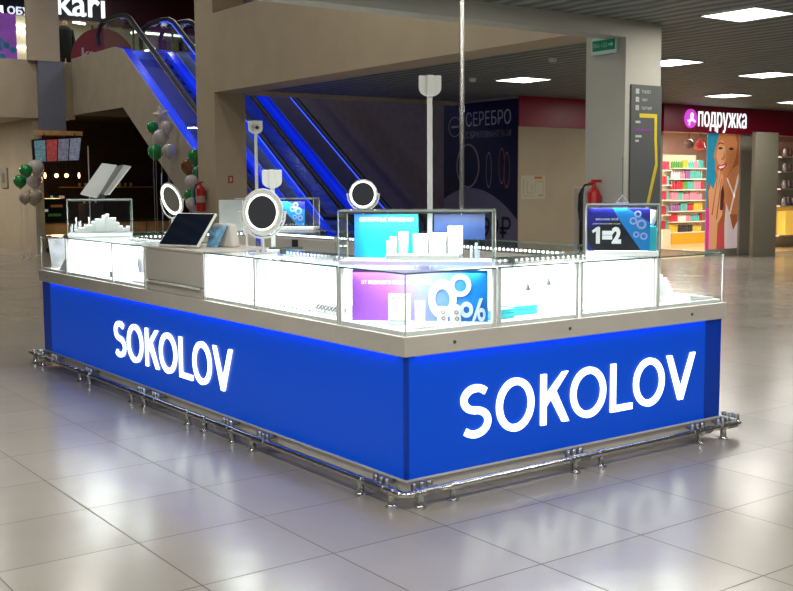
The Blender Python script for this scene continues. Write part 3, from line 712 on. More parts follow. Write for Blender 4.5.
def one_two_card(fr, W, H, label):
    t = thing('promo_card', fr(W/2, 0), label, 'promotional card', 'promotional cards in the showcases')
    cd = obj('card', MB().prism([(0, 0), (W, 0), (W, H), (0, H)], fr, 0, .004), NAVY, t)
    obj('dark_field', MB().prism([(.10*W, 0), (.86*W, 0), (.48*W, .72*H), (0, .52*H), (0, .2*H)], fr, .0042, .0048), BLK, cd)
    obj('blue_field', MB().prism([(.86*W, 0), (W, 0), (W, .66*H), (.74*W, .90*H), (.62*W, H), (.40*W, H), (.50*W, .74*H)], fr, .0042, .0048), CYAN, cd)
    bub = MB()
    for a, b, r in ((.80, .86, .058), (.73, .70, .062), (.86, .62, .08), (.78, .38, .05), (.90, .34, .06)):
        bub.ring2((a*W, b*H), r*W, r*W*.55, fr, .005, .0065, 20)
    obj('bubble_print', bub, LILAC, cd)
    text('caption', 'МОЖНО ВСЁ', Frame(fr(.13*W, .715*H, .005), fr.x), .36*W, .058*H, WT, cd, .0008, .02)
    text('caption', 'ДЛЯ УКРАШЕНИЙ АКЦИИ', Frame(fr(.08*W, .615*H, .005), fr.x), .44*W, .038*H, WT, cd, .0008, .01)
    text('figures', '=2', Frame(fr(.235*W, .16*H, .005), fr.x), .305*W, .40*H, WT, cd, .001, .06)
    obj('figures', MB().prism([(.07*W, .47*H), (.15*W, .56*H), (.20*W, .56*H), (.20*W, .16*H), (.135*W, .16*H), (.135*W, .455*H), (.085*W, .41*H)], fr, .005, .006), WT, cd)
    return t
# right tower
A = Vector((4.56, 4.36, GT)); B = Vector((4.85, 4.065, GT)); m4 = (A+B)/2; r4 = math.atan2(B.y-A.y, B.x-A.x); w4 = (B-A).length
tower(m4, r4, w4, .15, .30, 'right glass tower holding the large navy card that reads one equals two')
ax4 = (B-A).normalized(); nx4 = Vector((-ax4.y, ax4.x, 0))
one_two_card(Frame(m4-ax4*(w4/2-.008)+nx4*.012+Vector((0, 0, .030)), ax4), .355, .245, 'large navy and blue card reading one equals two in the right glass tower')
def t4(a, b, z): return m4+ax4*a+nx4*b+Vector((0, 0, z))
t = thing('teal_bag', t4(w4/2-.034, .05, .026), 'turquoise gift bag with white top at the right end of the right glass tower', 'gift bag', None, r4)
obj('body', MB().box(-.022, .022, -.02, .03, 0, .145), TEAL, t, .003, True)
obj('top', MB().lathe([(.001, .0), (.010, .008), (.020, .035), (.022, .09), (.001, .09)], (0, .005, .146), 14), WHITE, t, local=True)
P_ = t4(.0, .09, .3015); OFFZ = P_
t = thing('pendant_holder', P_, 'small clear triangular holder with an upright wire on the right glass tower', 'holder', None, r4)
obj('frame', MB().tube([(-.035, 0, .004), (0, 0, .048), (.035, 0, .004), (-.035, 0, .004)], .0035, 8), WHITEP, t, local=True)
obj('wire', MB().cyl((0, 0, .048), (-.002, 0, .27), .0018, 6), DARKG, t, local=True)
t = thing('price_card', t4(-w4/2+.03, .008+.002, .026), 'small pale price card at the lower left of the right glass tower', 'price card', None, r4)
obj('card', MB().box(-.018, .018, -.001, .001, 0, .045), mat('grey_white_card', (.5, .52, .5), .5), t, local=True)
# far tower
A = Vector((4.80, 9.16, GT)); B = Vector((5.345, 8.62, GT)); m2 = (A+B)/2; r2z = math.atan2(B.y-A.y, B.x-A.x); w2 = (B-A).length
tower(m2, r2z, w2, .25, .30, 'far glass tower with a small one equals two card, behind the big round mirror')
ax2 = (B-A).normalized(); nx2 = Vector((-ax2.y, ax2.x, 0))
one_two_card(Frame(m2+ax2*(-.16)+nx2*.08+Vector((0, 0, .030)), ax2), .44, .235, 'small navy and blue card in the far glass tower, partly hidden by the big mirror')
# left tower
A = Vector((3.06, 8.82, GT)); B = Vector((3.555, 8.64, GT)); m3 = (A+B)/2; r3z = math.atan2(B.y-A.y, B.x-A.x); w3 = (B-A).length
tower(m3, r3z, w3, .30, .312, 'left glass tower holding a white stepped pile of jewellery stands')
t = thing('display_pile', m3+Vector((0, 0, .026)), 'white pyramid of stepped stands inside the left glass tower', 'display stand', None, r3z)
mb = MB()
hs = (.03, .045, .045, .065, .065, .095, .115, .115, .145, .155, .125, .125, .085, .055, .035, .05)
for i, h in enumerate(hs): mb.box(-.21+i*.0285, -.21+(i+1)*.0285-.001, .04+.012*(i % 3), .20, 0, h)
obj('body', mb, WHITE, t, local=True)
for k in range(6):
    a = -.235+k*.035; p = m3+Vector((math.cos(r3z)*a-math.sin(r3z)*.25, math.sin(r3z)*a+math.cos(r3z)*.25, .026))
    stepped_stand('clear_stand', p, r3z, .022, .03, (.05+.02*(k % 3), .07+.03*((k*2) % 3)), 'pale slim stand in the row at the back left of the left glass tower', m=mat('pale_grey_stand', (.42, .45, .45), .4))
# open folder of two tilted panels on the left tower
T3 = GT+.3125
t = thing('open_folder', (3.33, 8.8, T3+.001), 'open white two panel display tilted on the left glass tower', 'display folder')
fl = Frame((3.20, 8.86, T3+.02), (math.cos(YAW), -math.sin(YAW), 0))
t.location = (3.33, 8.80, T3)
OFF[t.name] = Vector((3.33, 8.80, T3))
p0 = Vector((3.33, 8.78, T3+.012))
ux = Vector((.83, -.55, 0)).normalized(); back = Vector((.56, .83, 0)); 
def pan(c, a, b, th=.012):
    nrm = a.cross(b).normalized()*th
    return MB().hexa([c, c+a, c+a+b, c+b, c+nrm, c+a+nrm, c+a+b+nrm, c+b+nrm])
tilt = (ux*.17+Vector((0, 0, .27))+back*.05)
def P3(u, v, dd): d_ = ray(u, v); return Vector((0, 0, EYE))+d_*(dd/d_.dot(fw))
dd = (p0-Vector((0, 0, EYE))).dot(fw)
def panel_pts(q, dsh):
    a = [P3(u, v, dd+s) for (u, v), s in zip(q, dsh)]
    nn = (a[1]-a[0]).cross(a[3]-a[0]).normalized()*.012
    if nn.dot(fw) < 0: nn = -nn
    return MB().hexa(a+[p+nn for p in a])
obj('left_panel', panel_pts([(80, 194), (97, 198), (117, 165), (102, 163)], (-.02, .0, .10, .08)), mat('white_folder', (.80, .82, .80), .4), t, .002)
obj('right_panel', panel_pts([(103, 195), (109, 194), (130.5, 166), (124, 165)], (-.01, -.03, .07, .09)), mat('white_folder', (.80, .82, .80), .4), t, .002)
obj('spine', panel_pts([(97, 198), (103, 195.5), (124, 164.5), (117, 166)], (.01, .01, .11, .11)), mat('grey_spine', (.30, .32, .31), .4), t, .002)
obj('foot', MB().cyl((3.345, 8.76, T3), (3.345, 8.76, T3+.04), .02).cyl((3.345, 8.76, T3), (3.345, 8.76, T3+.008), .05), DARKG, t)

# --- things on the counter tops
# black touchscreen
cz = GT+.003
t = thing('touchscreen', (3.13, 6.6, cz), 'black tilted touchscreen with white rim on the drawer cabinet', 'touchscreen')
p = [(3.10, 6.78), (3.13, 6.42)]
ux_ = Vector((3.12-2.995, 6.435-6.80, 0)).normalized(); bk = Vector((-ux_.y, ux_.x, 0))
o_ = Vector((2.998, 6.84, cz+.010))
W_, H_ = .37, .215
s_ = Vector((0, 0, .215))+bk*.185
nn = ux_.cross(s_).normalized()
shear = ux_*.0
obj('rim', MB().hexa([o_-nn*.012, o_+ux_*W_-nn*.012, o_+ux_*W_+s_-nn*.012, o_+s_-nn*.012, o_+nn*.006, o_+ux_*W_+nn*.006, o_+ux_*W_+s_+nn*.006, o_+s_+nn*.006]), WHITEP, t, .003)
q_ = o_+ux_*.008+s_*.03+nn*.0065
obj('screen', MB().hexa([q_, q_+ux_*(W_-.016), q_+ux_*(W_-.016)+s_*.94, q_+s_*.94, q_+nn*.002, q_+nn*.002+ux_*(W_-.016), q_+nn*.002+ux_*(W_-.016)+s_*.94, q_+nn*.002+s_*.94]), mat('glossy_screen', (.006, .01, .022), .06, coat=.6), t)
obj('foot', MB().hexa([o_+ux_*.12+bk*.02-Vector((0, 0, .004)), o_+ux_*.26+bk*.02-Vector((0, 0, .004)), o_+ux_*.26+bk*.16-Vector((0, 0, .004)), o_+ux_*.12+bk*.16-Vector((0, 0, .004)), o_+ux_*.16+bk*.05+Vector((0, 0, .05)), o_+ux_*.22+bk*.05+Vector((0, 0, .05)), o_+ux_*.22+bk*.10+Vector((0, 0, .10)), o_+ux_*.16+bk*.10+Vector((0, 0, .10))]), WHITEP, t)
# blue brochure behind it, white printer hood, payment terminal
t = thing('brochure', (3.34, 6.45, cz), 'pale blue patterned brochure standing behind the black touchscreen', 'brochure')
c0 = Vector((3.235, 6.60, cz)); 
obj('sheet', MB().hexa([c0, c0+ux_*.10, c0+ux_*.10+bk*.01, c0+bk*.01, c0+bk*.05+Vector((0, 0, .13)), c0+ux_*.14+bk*.05+Vector((0, 0, .15)), c0+ux_*.14+bk*.06+Vector((0, 0, .15)), c0+bk*.06+Vector((0, 0, .13))]), mat('blue_pattern', (.16, .36, .56), .5, noise=.6, nscale=25), t)
t = thing('receipt_printer', (3.36, 6.50, cz), 'rounded pale receipt printer hood behind the touchscreen', 'printer')
c0 = Vector((3.40, 6.30, 0))
obj('hood', MB().hexa([(3.28, 6.64, cz), (3.35, 6.44, cz), (3.43, 6.47, cz), (3.37, 6.68, cz), (3.30, 6.625, cz+.16), (3.355, 6.475, cz+.16), (3.41, 6.49, cz+.155), (3.36, 6.65, cz+.155)]), mat('warm_white_plastic', (.55, .52, .47), .4), t, .012)
t = thing('payment_terminal', (3.45, 6.50, cz), 'small payment terminal on a clear stand right of the printer hood', 'payment terminal')
obj('stand', MB().tube([(3.49, 6.50, cz), (3.49, 6.50, cz+.09)], .008, 8).cyl((3.49, 6.50, cz), (3.49, 6.50, cz+.006), .02), WHITEP, t)
c0 = Vector((3.475, 6.535, cz+.085)); b_ = Vector((.05, -.04, .085)); a_ = Vector((.045, -.05, 0)); n_ = a_.cross(b_).normalized()*.014
obj('body', MB().hexa([c0, c0+a_, c0+a_+b_, c0+b_, c0+n_, c0+a_+n_, c0+a_+b_+n_, c0+b_+n_]), WHITEP, t, .004)
c1 = c0+a_*.12+b_*.45-n_*.1; a1 = a_*.76; b1 = b_*.45
for sgn in (1,):
    obj('screen', MB().hexa([c1+n_*s for s in ()] or [c1+n_*-.06, c1+a1+n_*-.06, c1+a1+b1+n_*-.06, c1+b1+n_*-.06, c1+n_*1.2, c1+a1+n_*1.2, c1+a1+b1+n_*1.2, c1+b1+n_*1.2]), DARKG, t)

# round ring-light mirrors
def mirror(loc, yaw, R, zc, tilt, label, ring=.022, rimw=.0):
    t = thing('ring_mirror', loc, label, 'round mirror', 'round mirrors with ring lights', yaw)
    ax = Vector((0, -math.cos(tilt), math.sin(tilt)))
    c = Vector((0, 0, zc))
    obj('rim', MB().torus(c, R+rimw-.004, .009, ax, 44, 10).lathe([(.001, -.012), (R+rimw-.006, -.012), (R+rimw-.006, .004), (R-.010, .004)], c, 40, ax), WHITEP, t, local=True)
    obj('ring_light', MB().lathe([(R-.008, .003), (R-.008, .008), (R-.008-ring, .008), (R-.008-ring, .003)], c, 44, ax), ORING, t, local=True)
    obj('mirror_glass', MB().lathe([(.0005, .004), (R-.008-ring, .004), (R-.008-ring, 0), (.0005, 0)], c, 44, ax), mat('mirror_silver', (.85, .87, .85), .02, 1.), t, local=True)
    Ry = R+rimw+.018
    pts = [(Ry*math.cos(a), .0, zc+Ry*math.sin(a)) for a in [math.radians(180+18*i) for i in range(11)]]
    obj('bracket', MB().tube(pts, .0065, 8), WHITEP, t, local=True)
    for s_ in (-1, 1): obj('pivot', MB().cyl((s_*(R+rimw-.002), 0, zc), (s_*(Ry+.006), 0, zc), .008, 10), WHITEP, t, local=True)
    obj('stem', MB().cyl((0, 0, .012), (0, 0, zc-Ry), .009, 12), WHITEP, t, local=True)
    obj('base', MB().lathe([(.001, 0), (.075, 0), (.075, .008), (.02, .014), (.001, .014)], (0, 0, 0), 28), WHITEP, t, local=True)
    return t
mirror((3.16, 5.68, GT+.001), -1.02, .116, .255, .04, 'big round mirror with a lit ring, standing on the showcase right of the drawer cabinet', .008, .022)
mirror((4.06, 8.95, GT+.001), -.60-.78, .15, .30, -.30, 'thin tilted round mirror with a lit ring behind the black touchscreen', .022)
mirror((5.09, 7.42, GT+.001), -.60-.25, .120, .34, .03, 'round mirror with a lit ring rising behind the nearest glass tower', .014)

# pedestal tray
t = thing('scale', (3.66, 6.2, cz), 'flat dark jewellery tray with an upright black card, right of the big mirror', 'tray')
t.location = (3.50, 5.70, cz); OFF[t.name] = Vector((3.50, 5.70, cz))
a = ux_
c0 = Vector((3.44, 5.82, cz+.001))
def slab(c, u_, wv, v_, dv, h): 
    a1 = u_*wv; b1 = v_*dv; z = Vector((0, 0, h)); return MB().hexa([c, c+a1, c+a1+b1, c+b1, c+z, c+a1+z, c+a1+b1+z, c+b1+z])
ur = Vector((math.cos(YAW), -math.sin(YAW), 0)); uf = Vector((math.sin(YAW), math.cos(YAW), 0))
t.location = (3.26, 5.60, cz); OFF[t.name] = Vector((3.26, 5.60, cz)); t.name = 'display_tray'; OFF[t.name] = Vector((3.26, 5.60, cz))
c0 = Vector((3.185, 5.655, cz+.03))
obj('foot', MB().cyl((3.27, 5.63, cz-.002), (3.27, 5.63, cz+.03), .02), DARKG, t)
obj('tray', slab(c0, ur, .205, uf, .09, .010), mat('dark_olive_tray', (.07, .08, .07), .4), t, .002)
obj('card', slab(c0+ur*.135+uf*.05+Vector((0, 0, .0105)), ur, .038, uf, .008, .045), BLACK, t, .001)

# white poles with heads, chrome pole
def pole(loc, h, label, hw=.062, camera=False, yaw=-.60):
    t = thing('white_pole', loc, label, 'pole', 'white poles with heads on the kiosk', yaw)
    obj('pole', MB().box(-.014, .014, -.010, .010, .008, h-.02), WHITEP, t, .003, True)
    obj('foot', MB().box(-.04, .04, -.03, .03, 0, .008), WHITEP, t, .002, True)
    fr = Frame((0, .0, h), (1, 0, 0))
    poly = [(-hw, 0), (hw, 0), (hw, -hw*1.1)]+[(hw*math.cos(a), -hw*1.1-hw*.75*math.sin(a)) for a in [math.radians(18*i) for i in range(1, 10)]]+[(-hw, -hw*1.1)]
    obj('head', MB().prism(poly, fr, .016, .034), WHITEP, t, .004, True)
    obj('rib', MB().box(-.018, .018, -.047, -.035, h-hw*1.8, h+.002), WHITEP, t, .004, True)
    if camera:
        ch_ = obj('camera_housing', MB().lathe([(.001, .0), (.038, .0), (.036, .02), (.026, .034), (.001, .038)], (.012, -.047, h-.06), 20, (0, -1, 0)), mat('grey_white_dome', (.5, .5, .46), .3), t, local=True)
        obj('lens', MB().sphere((.022, -.082, h-.065), .017, 14), BLACK, ch_, local=True)
    return t
pole((4.83, 8.78, GT+.001), 1.01, 'white pole with a small round camera, over the big mirror against the blue escalator', .066, True)
pole((3.46, 6.08, GT+.001), .515, 'short white pole with a shield shaped head directly above the big mirror', .064)
pole((3.565, 4.56, GT+.001), .99, 'tallest white pole with a shield shaped head above the nearest glass tower', .060)
cp = onz(462.5, 259, GT)
t = thing('chrome_pole', (cp.x, cp.y, GT), 'chrome pole rising from the kiosk counter to the ceiling', 'pole')
cp = (3.68, 4.43)
t.location = (*cp, GT); OFF[t.name] = Vector((*cp, GT))
obj('pole', MB().cyl((*cp, GT+.008), (*cp, ZC-.008), .012, 14), CHROME, t)
obj('flange', MB().lathe([(.001, 0), (.035, 0), (.03, .008), (.014, .012), (.001, .012)], (*cp, GT), 20), CHROME, t)
obj('flange', MB().lathe([(.001, 0), (.035, 0), (.03, -.008), (.014, -.012), (.001, -.012)], (*cp, ZC), 20), CHROME, t)
obj('coupling', MB().cyl((*cp, 1.90), (*cp, 1.925), .015, 14), CHROME, t)
# white card box behind the mirror
t = thing('white_box', (4.6, 8.9, GT), 'tall pale box left of the big mirror, on the far counter', 'box')
t.location = (4.62, 8.98, GT+.001); OFF[t.name] = Vector((4.62, 8.98, GT+.001))
bmb = slab(Vector((4.56, 9.02, GT+.002)), ur, .22, uf, .10, .285)
obj('body', bmb, mat('pale_box_card', (.52, .55, .55), .5), t, .003)

# ================================================================== ESCALATORS
RUBBER = mat('black_rubber', (.006, .006, .010), .6)
CLAD = mat('beige_cladding', (.36, .31, .235), .6, noise=.06, nscale=3)
BLUED2 = mat('blue_lit_deck', (.01, .03, .45), .25, emit=(.0, .03, .7), estr=.30)
STEP = mat('blue_grey_step', (.10, .12, .22), .35, .5, noise=.1)
SL = .68
def hz(y): return 5.15-SL*(21.9-y)
def escalator(xl, xr, label, left_open):
    t = thing('escalator', ((xl+xr)/2, 20, 0), label, 'escalator', 'escalators up to the upper floor')
    def prof(top, bot, x0, x1, nm, m, lab=None):
        mb = MB(); n = len(top); pts = top+bot[::-1]
        fr = Frame((x0, 0, 0), (0, 1, 0)); fr.n = Vector((1, 0, 0))
        vs = [(x0, y, z) for y, z in pts]+[(x1, y, z) for y, z in pts]; k = len(pts)
        fs = []
        for i in range(n-1): fs += [(i, i+1, k-2-i, k-1-i), (k+i, 2*k-1-i, 2*k-2-i, k+i+1)]
        for i in range(k): fs.append((i, (i+1) % k, k+(i+1) % k, k+i))
        mb.add(vs, fs); o = obj(nm, mb, m, t)
        if lab: o['label'] = lab
        return o
    yb = 21.9-(5.15-.98)/SL     # foot of the slope
    ds = lambda y: hz(y)-.74
    deck_top = [(14.7, .24), (yb, .24), (21.9, ds(21.9)), (22.3, 4.50), (24.98, 4.50)]
    under = [(14.7, .002), (17.15, .002), (21.95, 3.2), (22.3, 3.2), (24.98, 3.2)]
    prof(deck_top, under, xl, xl+.03, 'cladding', CLAD); prof(deck_top, under, xr-.03, xr, 'cladding', CLAD)
    prof([(14.7, .06), (yb, .06), (21.9, ds(21.9)-.30), (22.3, 4.2), (24.98, 4.2)], under, xl+.03, xr-.03, 'truss', mat('truss_grey', (.12, .11, .10), .6))
    # decks with lit blue band
    for a, b in ((xl+.0301, xl+.22), (xr-.22, xr-.0301)):
        prof([(14.7, .243), (yb, .243), (21.9, ds(21.9)+.003), (22.3, 4.503), (24.98, 4.503)], [(14.7, .10), (yb, .10), (21.9, ds(21.9)-.14), (22.3, 4.36), (24.98, 4.36)], a, b, 'deck', BLUED2)
    for x in (xl+.12, xr-.12):
        hr = [(14.95, .42), (14.80, .62), (14.82, .86), (15.0, .98), (yb, .98)]+[(21.75, 5.05), (22.0, 5.13), (22.35, 5.16), (23.1, 5.16), (23.4, 5.08), (23.55, 4.9), (23.52, 4.65)]
        obj('handrail', MB().tube([(x, y, z) for y, z in hr], .05, 10), RUBBER, t)
        gt = [(15.0, .96), (yb, .96), (21.75, 5.02), (22.35, 5.13), (23.2, 5.13)]
        gb = [(15.0, .25), (yb, .25), (21.75, ds(21.75)+.01), (22.35, 4.51), (23.2, 4.51)]
        prof(gt, gb, x-.005, x+.005, 'balustrade', GLASSG)
        s_ = 1 if x < (xl+xr)/2 else -1
        obj('light_strip', MB().tube([(x+s_*.05, y, z-.055) for y, z in hr[4:8]], .012, 8), mat('blue_led_tube', (.2, .4, 1), .4, emit=(.01, .05, .8), estr=.9), t)
        obj('trim_rail', MB().tube([(x-s_*.035, y, z-.05) for y, z in hr[3:9]], .007, 8), mat('pale_trim_metal', (.35, .32, .34), .35, .8), t)
    n = 22
    for i in range(n):
        y = yb+.1+(21.9-yb)*i/n; z = hz(y)-.98+.02
        obj('step', MB().box(xl+.23, xr-.23, y, y+.30, z-.12, z+.20*SL), STEP, t)
    obj('landing_plate', MB().box(xl+.23, xr-.23, 21.95, 24.98, 4.2, 4.40), STEEL, t)
    L = (21.9-yb)/math.cos(math.atan(SL))
    area_light('escalator_light', ((xl+xr)/2, (21.9+yb)/2, hz((21.9+yb)/2)+.1), .5, 55, (.05, .12, 1.), size_y=L, rot=(math.atan(SL), 0, 0))
    return t
escalator(8.90, 10.14, 'left escalator with beige side cladding and blue light, rising left to the upper floor', True)
escalator(10.38, 11.62, 'right escalator with blue light, seen under the beige beam', False)

# ================================================================== UPPER FLOOR SHOPS
DKN = mat('dark_navy_fascia', (.008, .010, .02), .4)
YF = 27.0
struct('trim_4', MB().box(3, 10.56, YF, YF+.25, 5.72, 6.7), DKN)
struct('trim_5', MB().box(10.56, 20, YF, YF+.25, 5.62, 6.7), mat('dark_maroon', (.05, .002, .006), .4))
s1 = thing('shop_sign', (8.2, YF-.02, 5.8), 'white lit shop lettering at the upper left edge', 'shop sign')
a = ony(0, 13, YF-.03); b = ony(28, 13, YF-.03)
text('lettering', 'И ОБУВЬ', Frame((7.81, YF-.005, a.z), FACE_Y), 1.14, .19, mat('lit_letter_soft', (.9, .9, .95), .4, emit=(.8, .85, 1.), estr=.9), s1, .03, .02)
s2 = thing('shop_sign', (9.9, YF-.02, 5.8), 'big white lit shop lettering on dark ground left of the escalator top', 'shop sign')
a = ony(59, 14.5, YF-.05); b = ony(106, 18.5, YF-.05)
text('lettering', 'kari', Frame((a.x-.03, YF-.005, a.z), FACE_Y), b.x-a.x+.03, .66, mat('lit_letter', (.95, .97, .97), .4, emit=(.9, 1., .97), estr=1.1), s2, .02, .012)
# glass fronts and lit interiors
fz0 = 4.421
obj_f = thing('glazed_facade', (11, YF+.05, fz0), 'tall glass shop front on the upper floor behind the escalator top', 'shop window')
for x in (9.1, 10.2, 11.3, 12.4): obj('mullion', MB().box(x-.02, x+.02, YF, YF+.05, fz0, 5.62), DARKG, obj_f)
for x0, x1 in ((9.12, 10.18), (10.22, 11.28), (11.32, 12.38), (12.42, 17)): obj('glass_pane', MB().box(x0, x1, YF+.02, YF+.03, fz0, 5.62), GLASSG, obj_f)
struct('wall_shop', MB().box(3, 17, 32.8, 33, 4.42, 6.7).box(8.9, 9.0, YF+.3, 32.8, 4.42, 6.7), mat('shop_wall', (.55, .52, .42), .7, noise=.05))
pr_ = thing('poster', (8.05, YF, 4.5), 'purple and blue shop window poster at the upper left edge', 'poster')
b0 = ony(0, 60, YF-.02); b1 = ony(15.5, 14, YF-.02)
obj('sheet', MB().box(b0.x-.5, b1.x, YF-.02, YF-.01, b0.z, b1.z), mat('violet_poster', (.30, .10, .50), .5, noise=.35, nscale=3, emit=(.30, .08, .50), estr=.25), pr_)
rnd = random.Random(3)
for k in range(9):
    cx_, cz_ = b0.x-.1+rnd.random()*.5, b0.z+.06+rnd.random()*.42
    obj('print', MB().lathe([(.001, 0), (.05+.05*rnd.random(), 0), (.05, .004), (.001, .004)], (cx_, YF-.021, cz_), 9, (0, -1, 0)), mat('blue_print', (.05, .30, .62), .5), pr_)
sh = thing('shop_shelf', (8.5, YF+1.0, 4.42), 'brightly lit shop shelf right of the purple poster at the upper left', 'shelf')
b0 = ony(14, 60, YF+1); b1 = ony(32, 17, YF+1)
obj('back', MB().box(b0.x, b1.x+.3, YF+1, YF+1.03, 4.43, b1.z), mat('cream_panel', (.75, .7, .5), .6, noise=.2, nscale=10, emit=(.6, .55, .35), estr=.5), sh)
for v in (25, 32, 47):
    p_ = ony(16, v, YF+.9); obj('shelf_light', MB().box(p_.x, p_.x+.5, YF+.88, YF+.92, p_.z-.03, p_.z+.03), mat('shop_tube', (1, 1, 1), .5, emit=(1., 1., .95), estr=3.), sh)
dsk = thing('disc_poster', (10.4, YF-.02, 5.), 'large dark red disc with white letters on the upper shop window', 'poster')
c_ = ony(104, 62, YF-.02)
obj('disc', MB().prism([(c_.x+.86*math.cos(a_), max(4.425, c_.z+.86*math.sin(a_))) for a_ in [2*PI*i/60 for i in range(60)] if c_.z+.86*math.sin(a_) > 4.30], Frame((0, YF-.005, 0), FACE_Y), 0, .012), mat('dark_red_disc', (.25, .008, .02), .5), dsk)
q0 = ony(82, 58, YF-.03)
text('lettering', 'kari', Frame((q0.x, YF-.018, q0.z), FACE_Y), .62, .26, mat('dull_white', (.5, .45, .42), .5), dsk, .004, .02)
for k, (u0, v0, u1, v1) in enumerate(((146, 33, 185, 36.5), (131, 27, 137, 28), (145, 51, 160, 48), (170, 48, 196, 45.5), (73, 22, 85, 24), (131, 33, 139, 31))):
    y = 30.5; p0_ = ony(u0, v0, y); p1_ = ony(u1, v1, y)
    single('tube_lamp', MB().cyl(p0_, p1_, .035, 8), mat('shop_tube', (1, 1, 1), .5, emit=(1., 1., .95), estr=3.), p0_,
           ['long upper tube lamp', 'short tube lamp at the top left', 'short tube lamp just left of the second handrail', 'tube lamp at the right by the beige pillar', 'tube lamp under the white lettering', 'slanted short tube lamp'][k]+' glowing inside the upper shop', 'tube lamp', 'tube lamps inside the upper shop')
# clothes rail with dark garments behind the glass
bush = thing('garment_rail', (13.0, 29.5, 4.42), 'rail of dark clothes inside the upper shop above the escalator', 'clothes rail')
p_ = ony(172, 47, 29.5)
obj('rail', MB().cyl((p_.x-.55, 29.5, p_.z+.20), (p_.x+.55, 29.5, p_.z+.20), .015, 8).cyl((p_.x-.55, 29.5, 4.43), (p_.x-.55, 29.5, p_.z+.2), .015, 8).cyl((p_.x+.55, 29.5, 4.43), (p_.x+.55, 29.5, p_.z+.2), .015, 8), STEEL, bush)
for k in range(7):
    x = p_.x-.42+k*.14
    obj('garment', MB().hexa([(x-.05, 29.3, p_.z-.45), (x+.05, 29.3, p_.z-.45), (x+.05, 29.7, p_.z-.45), (x-.05, 29.7, p_.z-.45), (x-.03, 29.38, p_.z+.17), (x+.03, 29.38, p_.z+.17), (x+.03, 29.62, p_.z+.17), (x-.03, 29.62, p_.z+.17)]), mat('dark_cloth', (.03, .028, .025), .9, noise=.4, nscale=20), bush, .01)
# dark figure
def person(px, py, pz):
    t = thing('person', (px, py, pz), 'person in a dark coat standing by the upper shop window', 'person')
    def skin(name, V, E_, R, m, sub=2):
        me = bpy.data.meshes.new(name); me.from_pydata([(px+a, py+b, pz+c) for a, b, c in V], E_, [])
        for v in me.vertices: v.co -= Vector((px, py, pz))
        o = bpy.data.objects.new(name, me); COL.objects.link(o); o.parent = t
        md = o.modifiers.new('skin', 'SKIN')
        for i, r_ in enumerate(R): me.skin_vertices[0].data[i].radius = r_ if isinstance(r_, tuple) else (r_, r_)
        me.skin_vertices[0].data[0].use_root = True
        sb = o.modifiers.new('sub', 'SUBSURF'); sb.levels = sub; sb.render_levels = sub
        me.materials.append(m); return o
    V = [(0,0,.92),(0,0,1.15),(0,0,1.38),(0,0,1.47),(0,-.01,1.60),(0,-.005,1.70), (.17,0,1.36),(.22,.02,1.10),(.20,-.06,.88), (-.17,0,1.36),(-.22,.02,1.10),(-.20,-.06,.88),
         (.09,0,.86),(.10,0,.48),(.10,.02,.08),(.10,-.12,.04), (-.09,0,.86),(-.10,0,.48),(-.10,.02,.08),(-.10,-.12,.04)]
    E_ = [(0,1),(1,2),(2,3),(3,4),(4,5),(2,6),(6,7),(7,8),(2,9),(9,10),(10,11),(0,12),(12,13),(13,14),(14,15),(0,16),(16,17),(17,18),(18,19)]
    R = [(.15,.11),(.13,.10),(.15,.09),.055,.085,.07,.055,.045,.035,.055,.045,.035,.09,.06,.045,.035,.09,.06,.045,.035]
    o = skin('body', V, E_, R, mat('skin_tone', (.42, .26, .18), .6)); 
    coat = MB().lathe([(.20, .62), (.235, .64), (.20, .95), (.175, 1.12), (.205, 1.34), (.15, 1.45), (.07, 1.49)], (0, 0, 0), 20)
    coat.v = [(x, y*.72, z) for x, y, z in coat.v]
    for s_ in (-1, 1): coat.tube([(s_*.16, 0, 1.38), (s_*.23, .02, 1.10), (s_*.21, -.07, .90)], [.075, .065, .055], 10)
    obj('coat', coat, mat('dark_coat', (.004, .004, .005), .95, noise=.3), t, local=True)
    tr = MB()
    for s_ in (-1, 1): tr.tube([(s_*.09, 0, .80), (s_*.10, 0, .48), (s_*.10, .02, .08)], [.10, .08, .062], 10)
    obj('trousers', tr, mat('dark_cloth', (.03, .028, .025), .9), t, local=True)
    obj('hair', MB().sphere((0, .012, 1.655), .098, 16, 1.05), mat('dark_hair', (.02, .014, .01), .7), t, local=True)
pp = ony(64.5, 46, 29.3)
person(pp.x+.02, 29.3, 4.421)

# ================================================================== CAFE UNDER THE UPPER FLOOR
WOOD = mat('warm_wood', (.75, .41, .14), .45, noise=.25, nscale=4)
y = 25.35
a = ony(40, 222, y); z1 = a.z; xb = ony(196, 222, y).x
ctr = thing('cafe_counter', (9.5, y, 0), 'long wooden cafe counter in the dark recess at the left', 'counter')
obj('front', MB().box(8.2, xb, y, y+.03, .08, z1-.04), WOOD, ctr)
obj('top', MB().box(8.19, xb, y-.03, y+.65, z1-.04, z1), mat('dark_worktop', (.04, .03, .025), .3), ctr)
obj('foot', MB().box(8.2, xb, y+.05, y+.6, 0, .08), BLACK, ctr)
for x in (9.0, 9.9, 10.8): obj('joint', MB().box(x-.006, x+.006, y-.004, y, .08, z1-.04), BLACK, ctr)
fd = thing('food_display', (8.5, y+.3, z1), 'dark curved glass food display on the cafe counter', 'food display')
x0_, x1_ = ony(40, 210, y).x+.03, ony(67, 210, y).x
obj('case', MB().hexa([(x0_, y+.02, z1+.001), (x1_, y+.02, z1+.001), (x1_, y+.55, z1+.001), (x0_, y+.55, z1+.001), (x0_, y+.12, z1+.55), (x1_, y+.12, z1+.55), (x1_, y+.55, z1+.60), (x0_, y+.55, z1+.60)]), mat('dark_glass', (.008, .02, .016), .1), fd, .04)
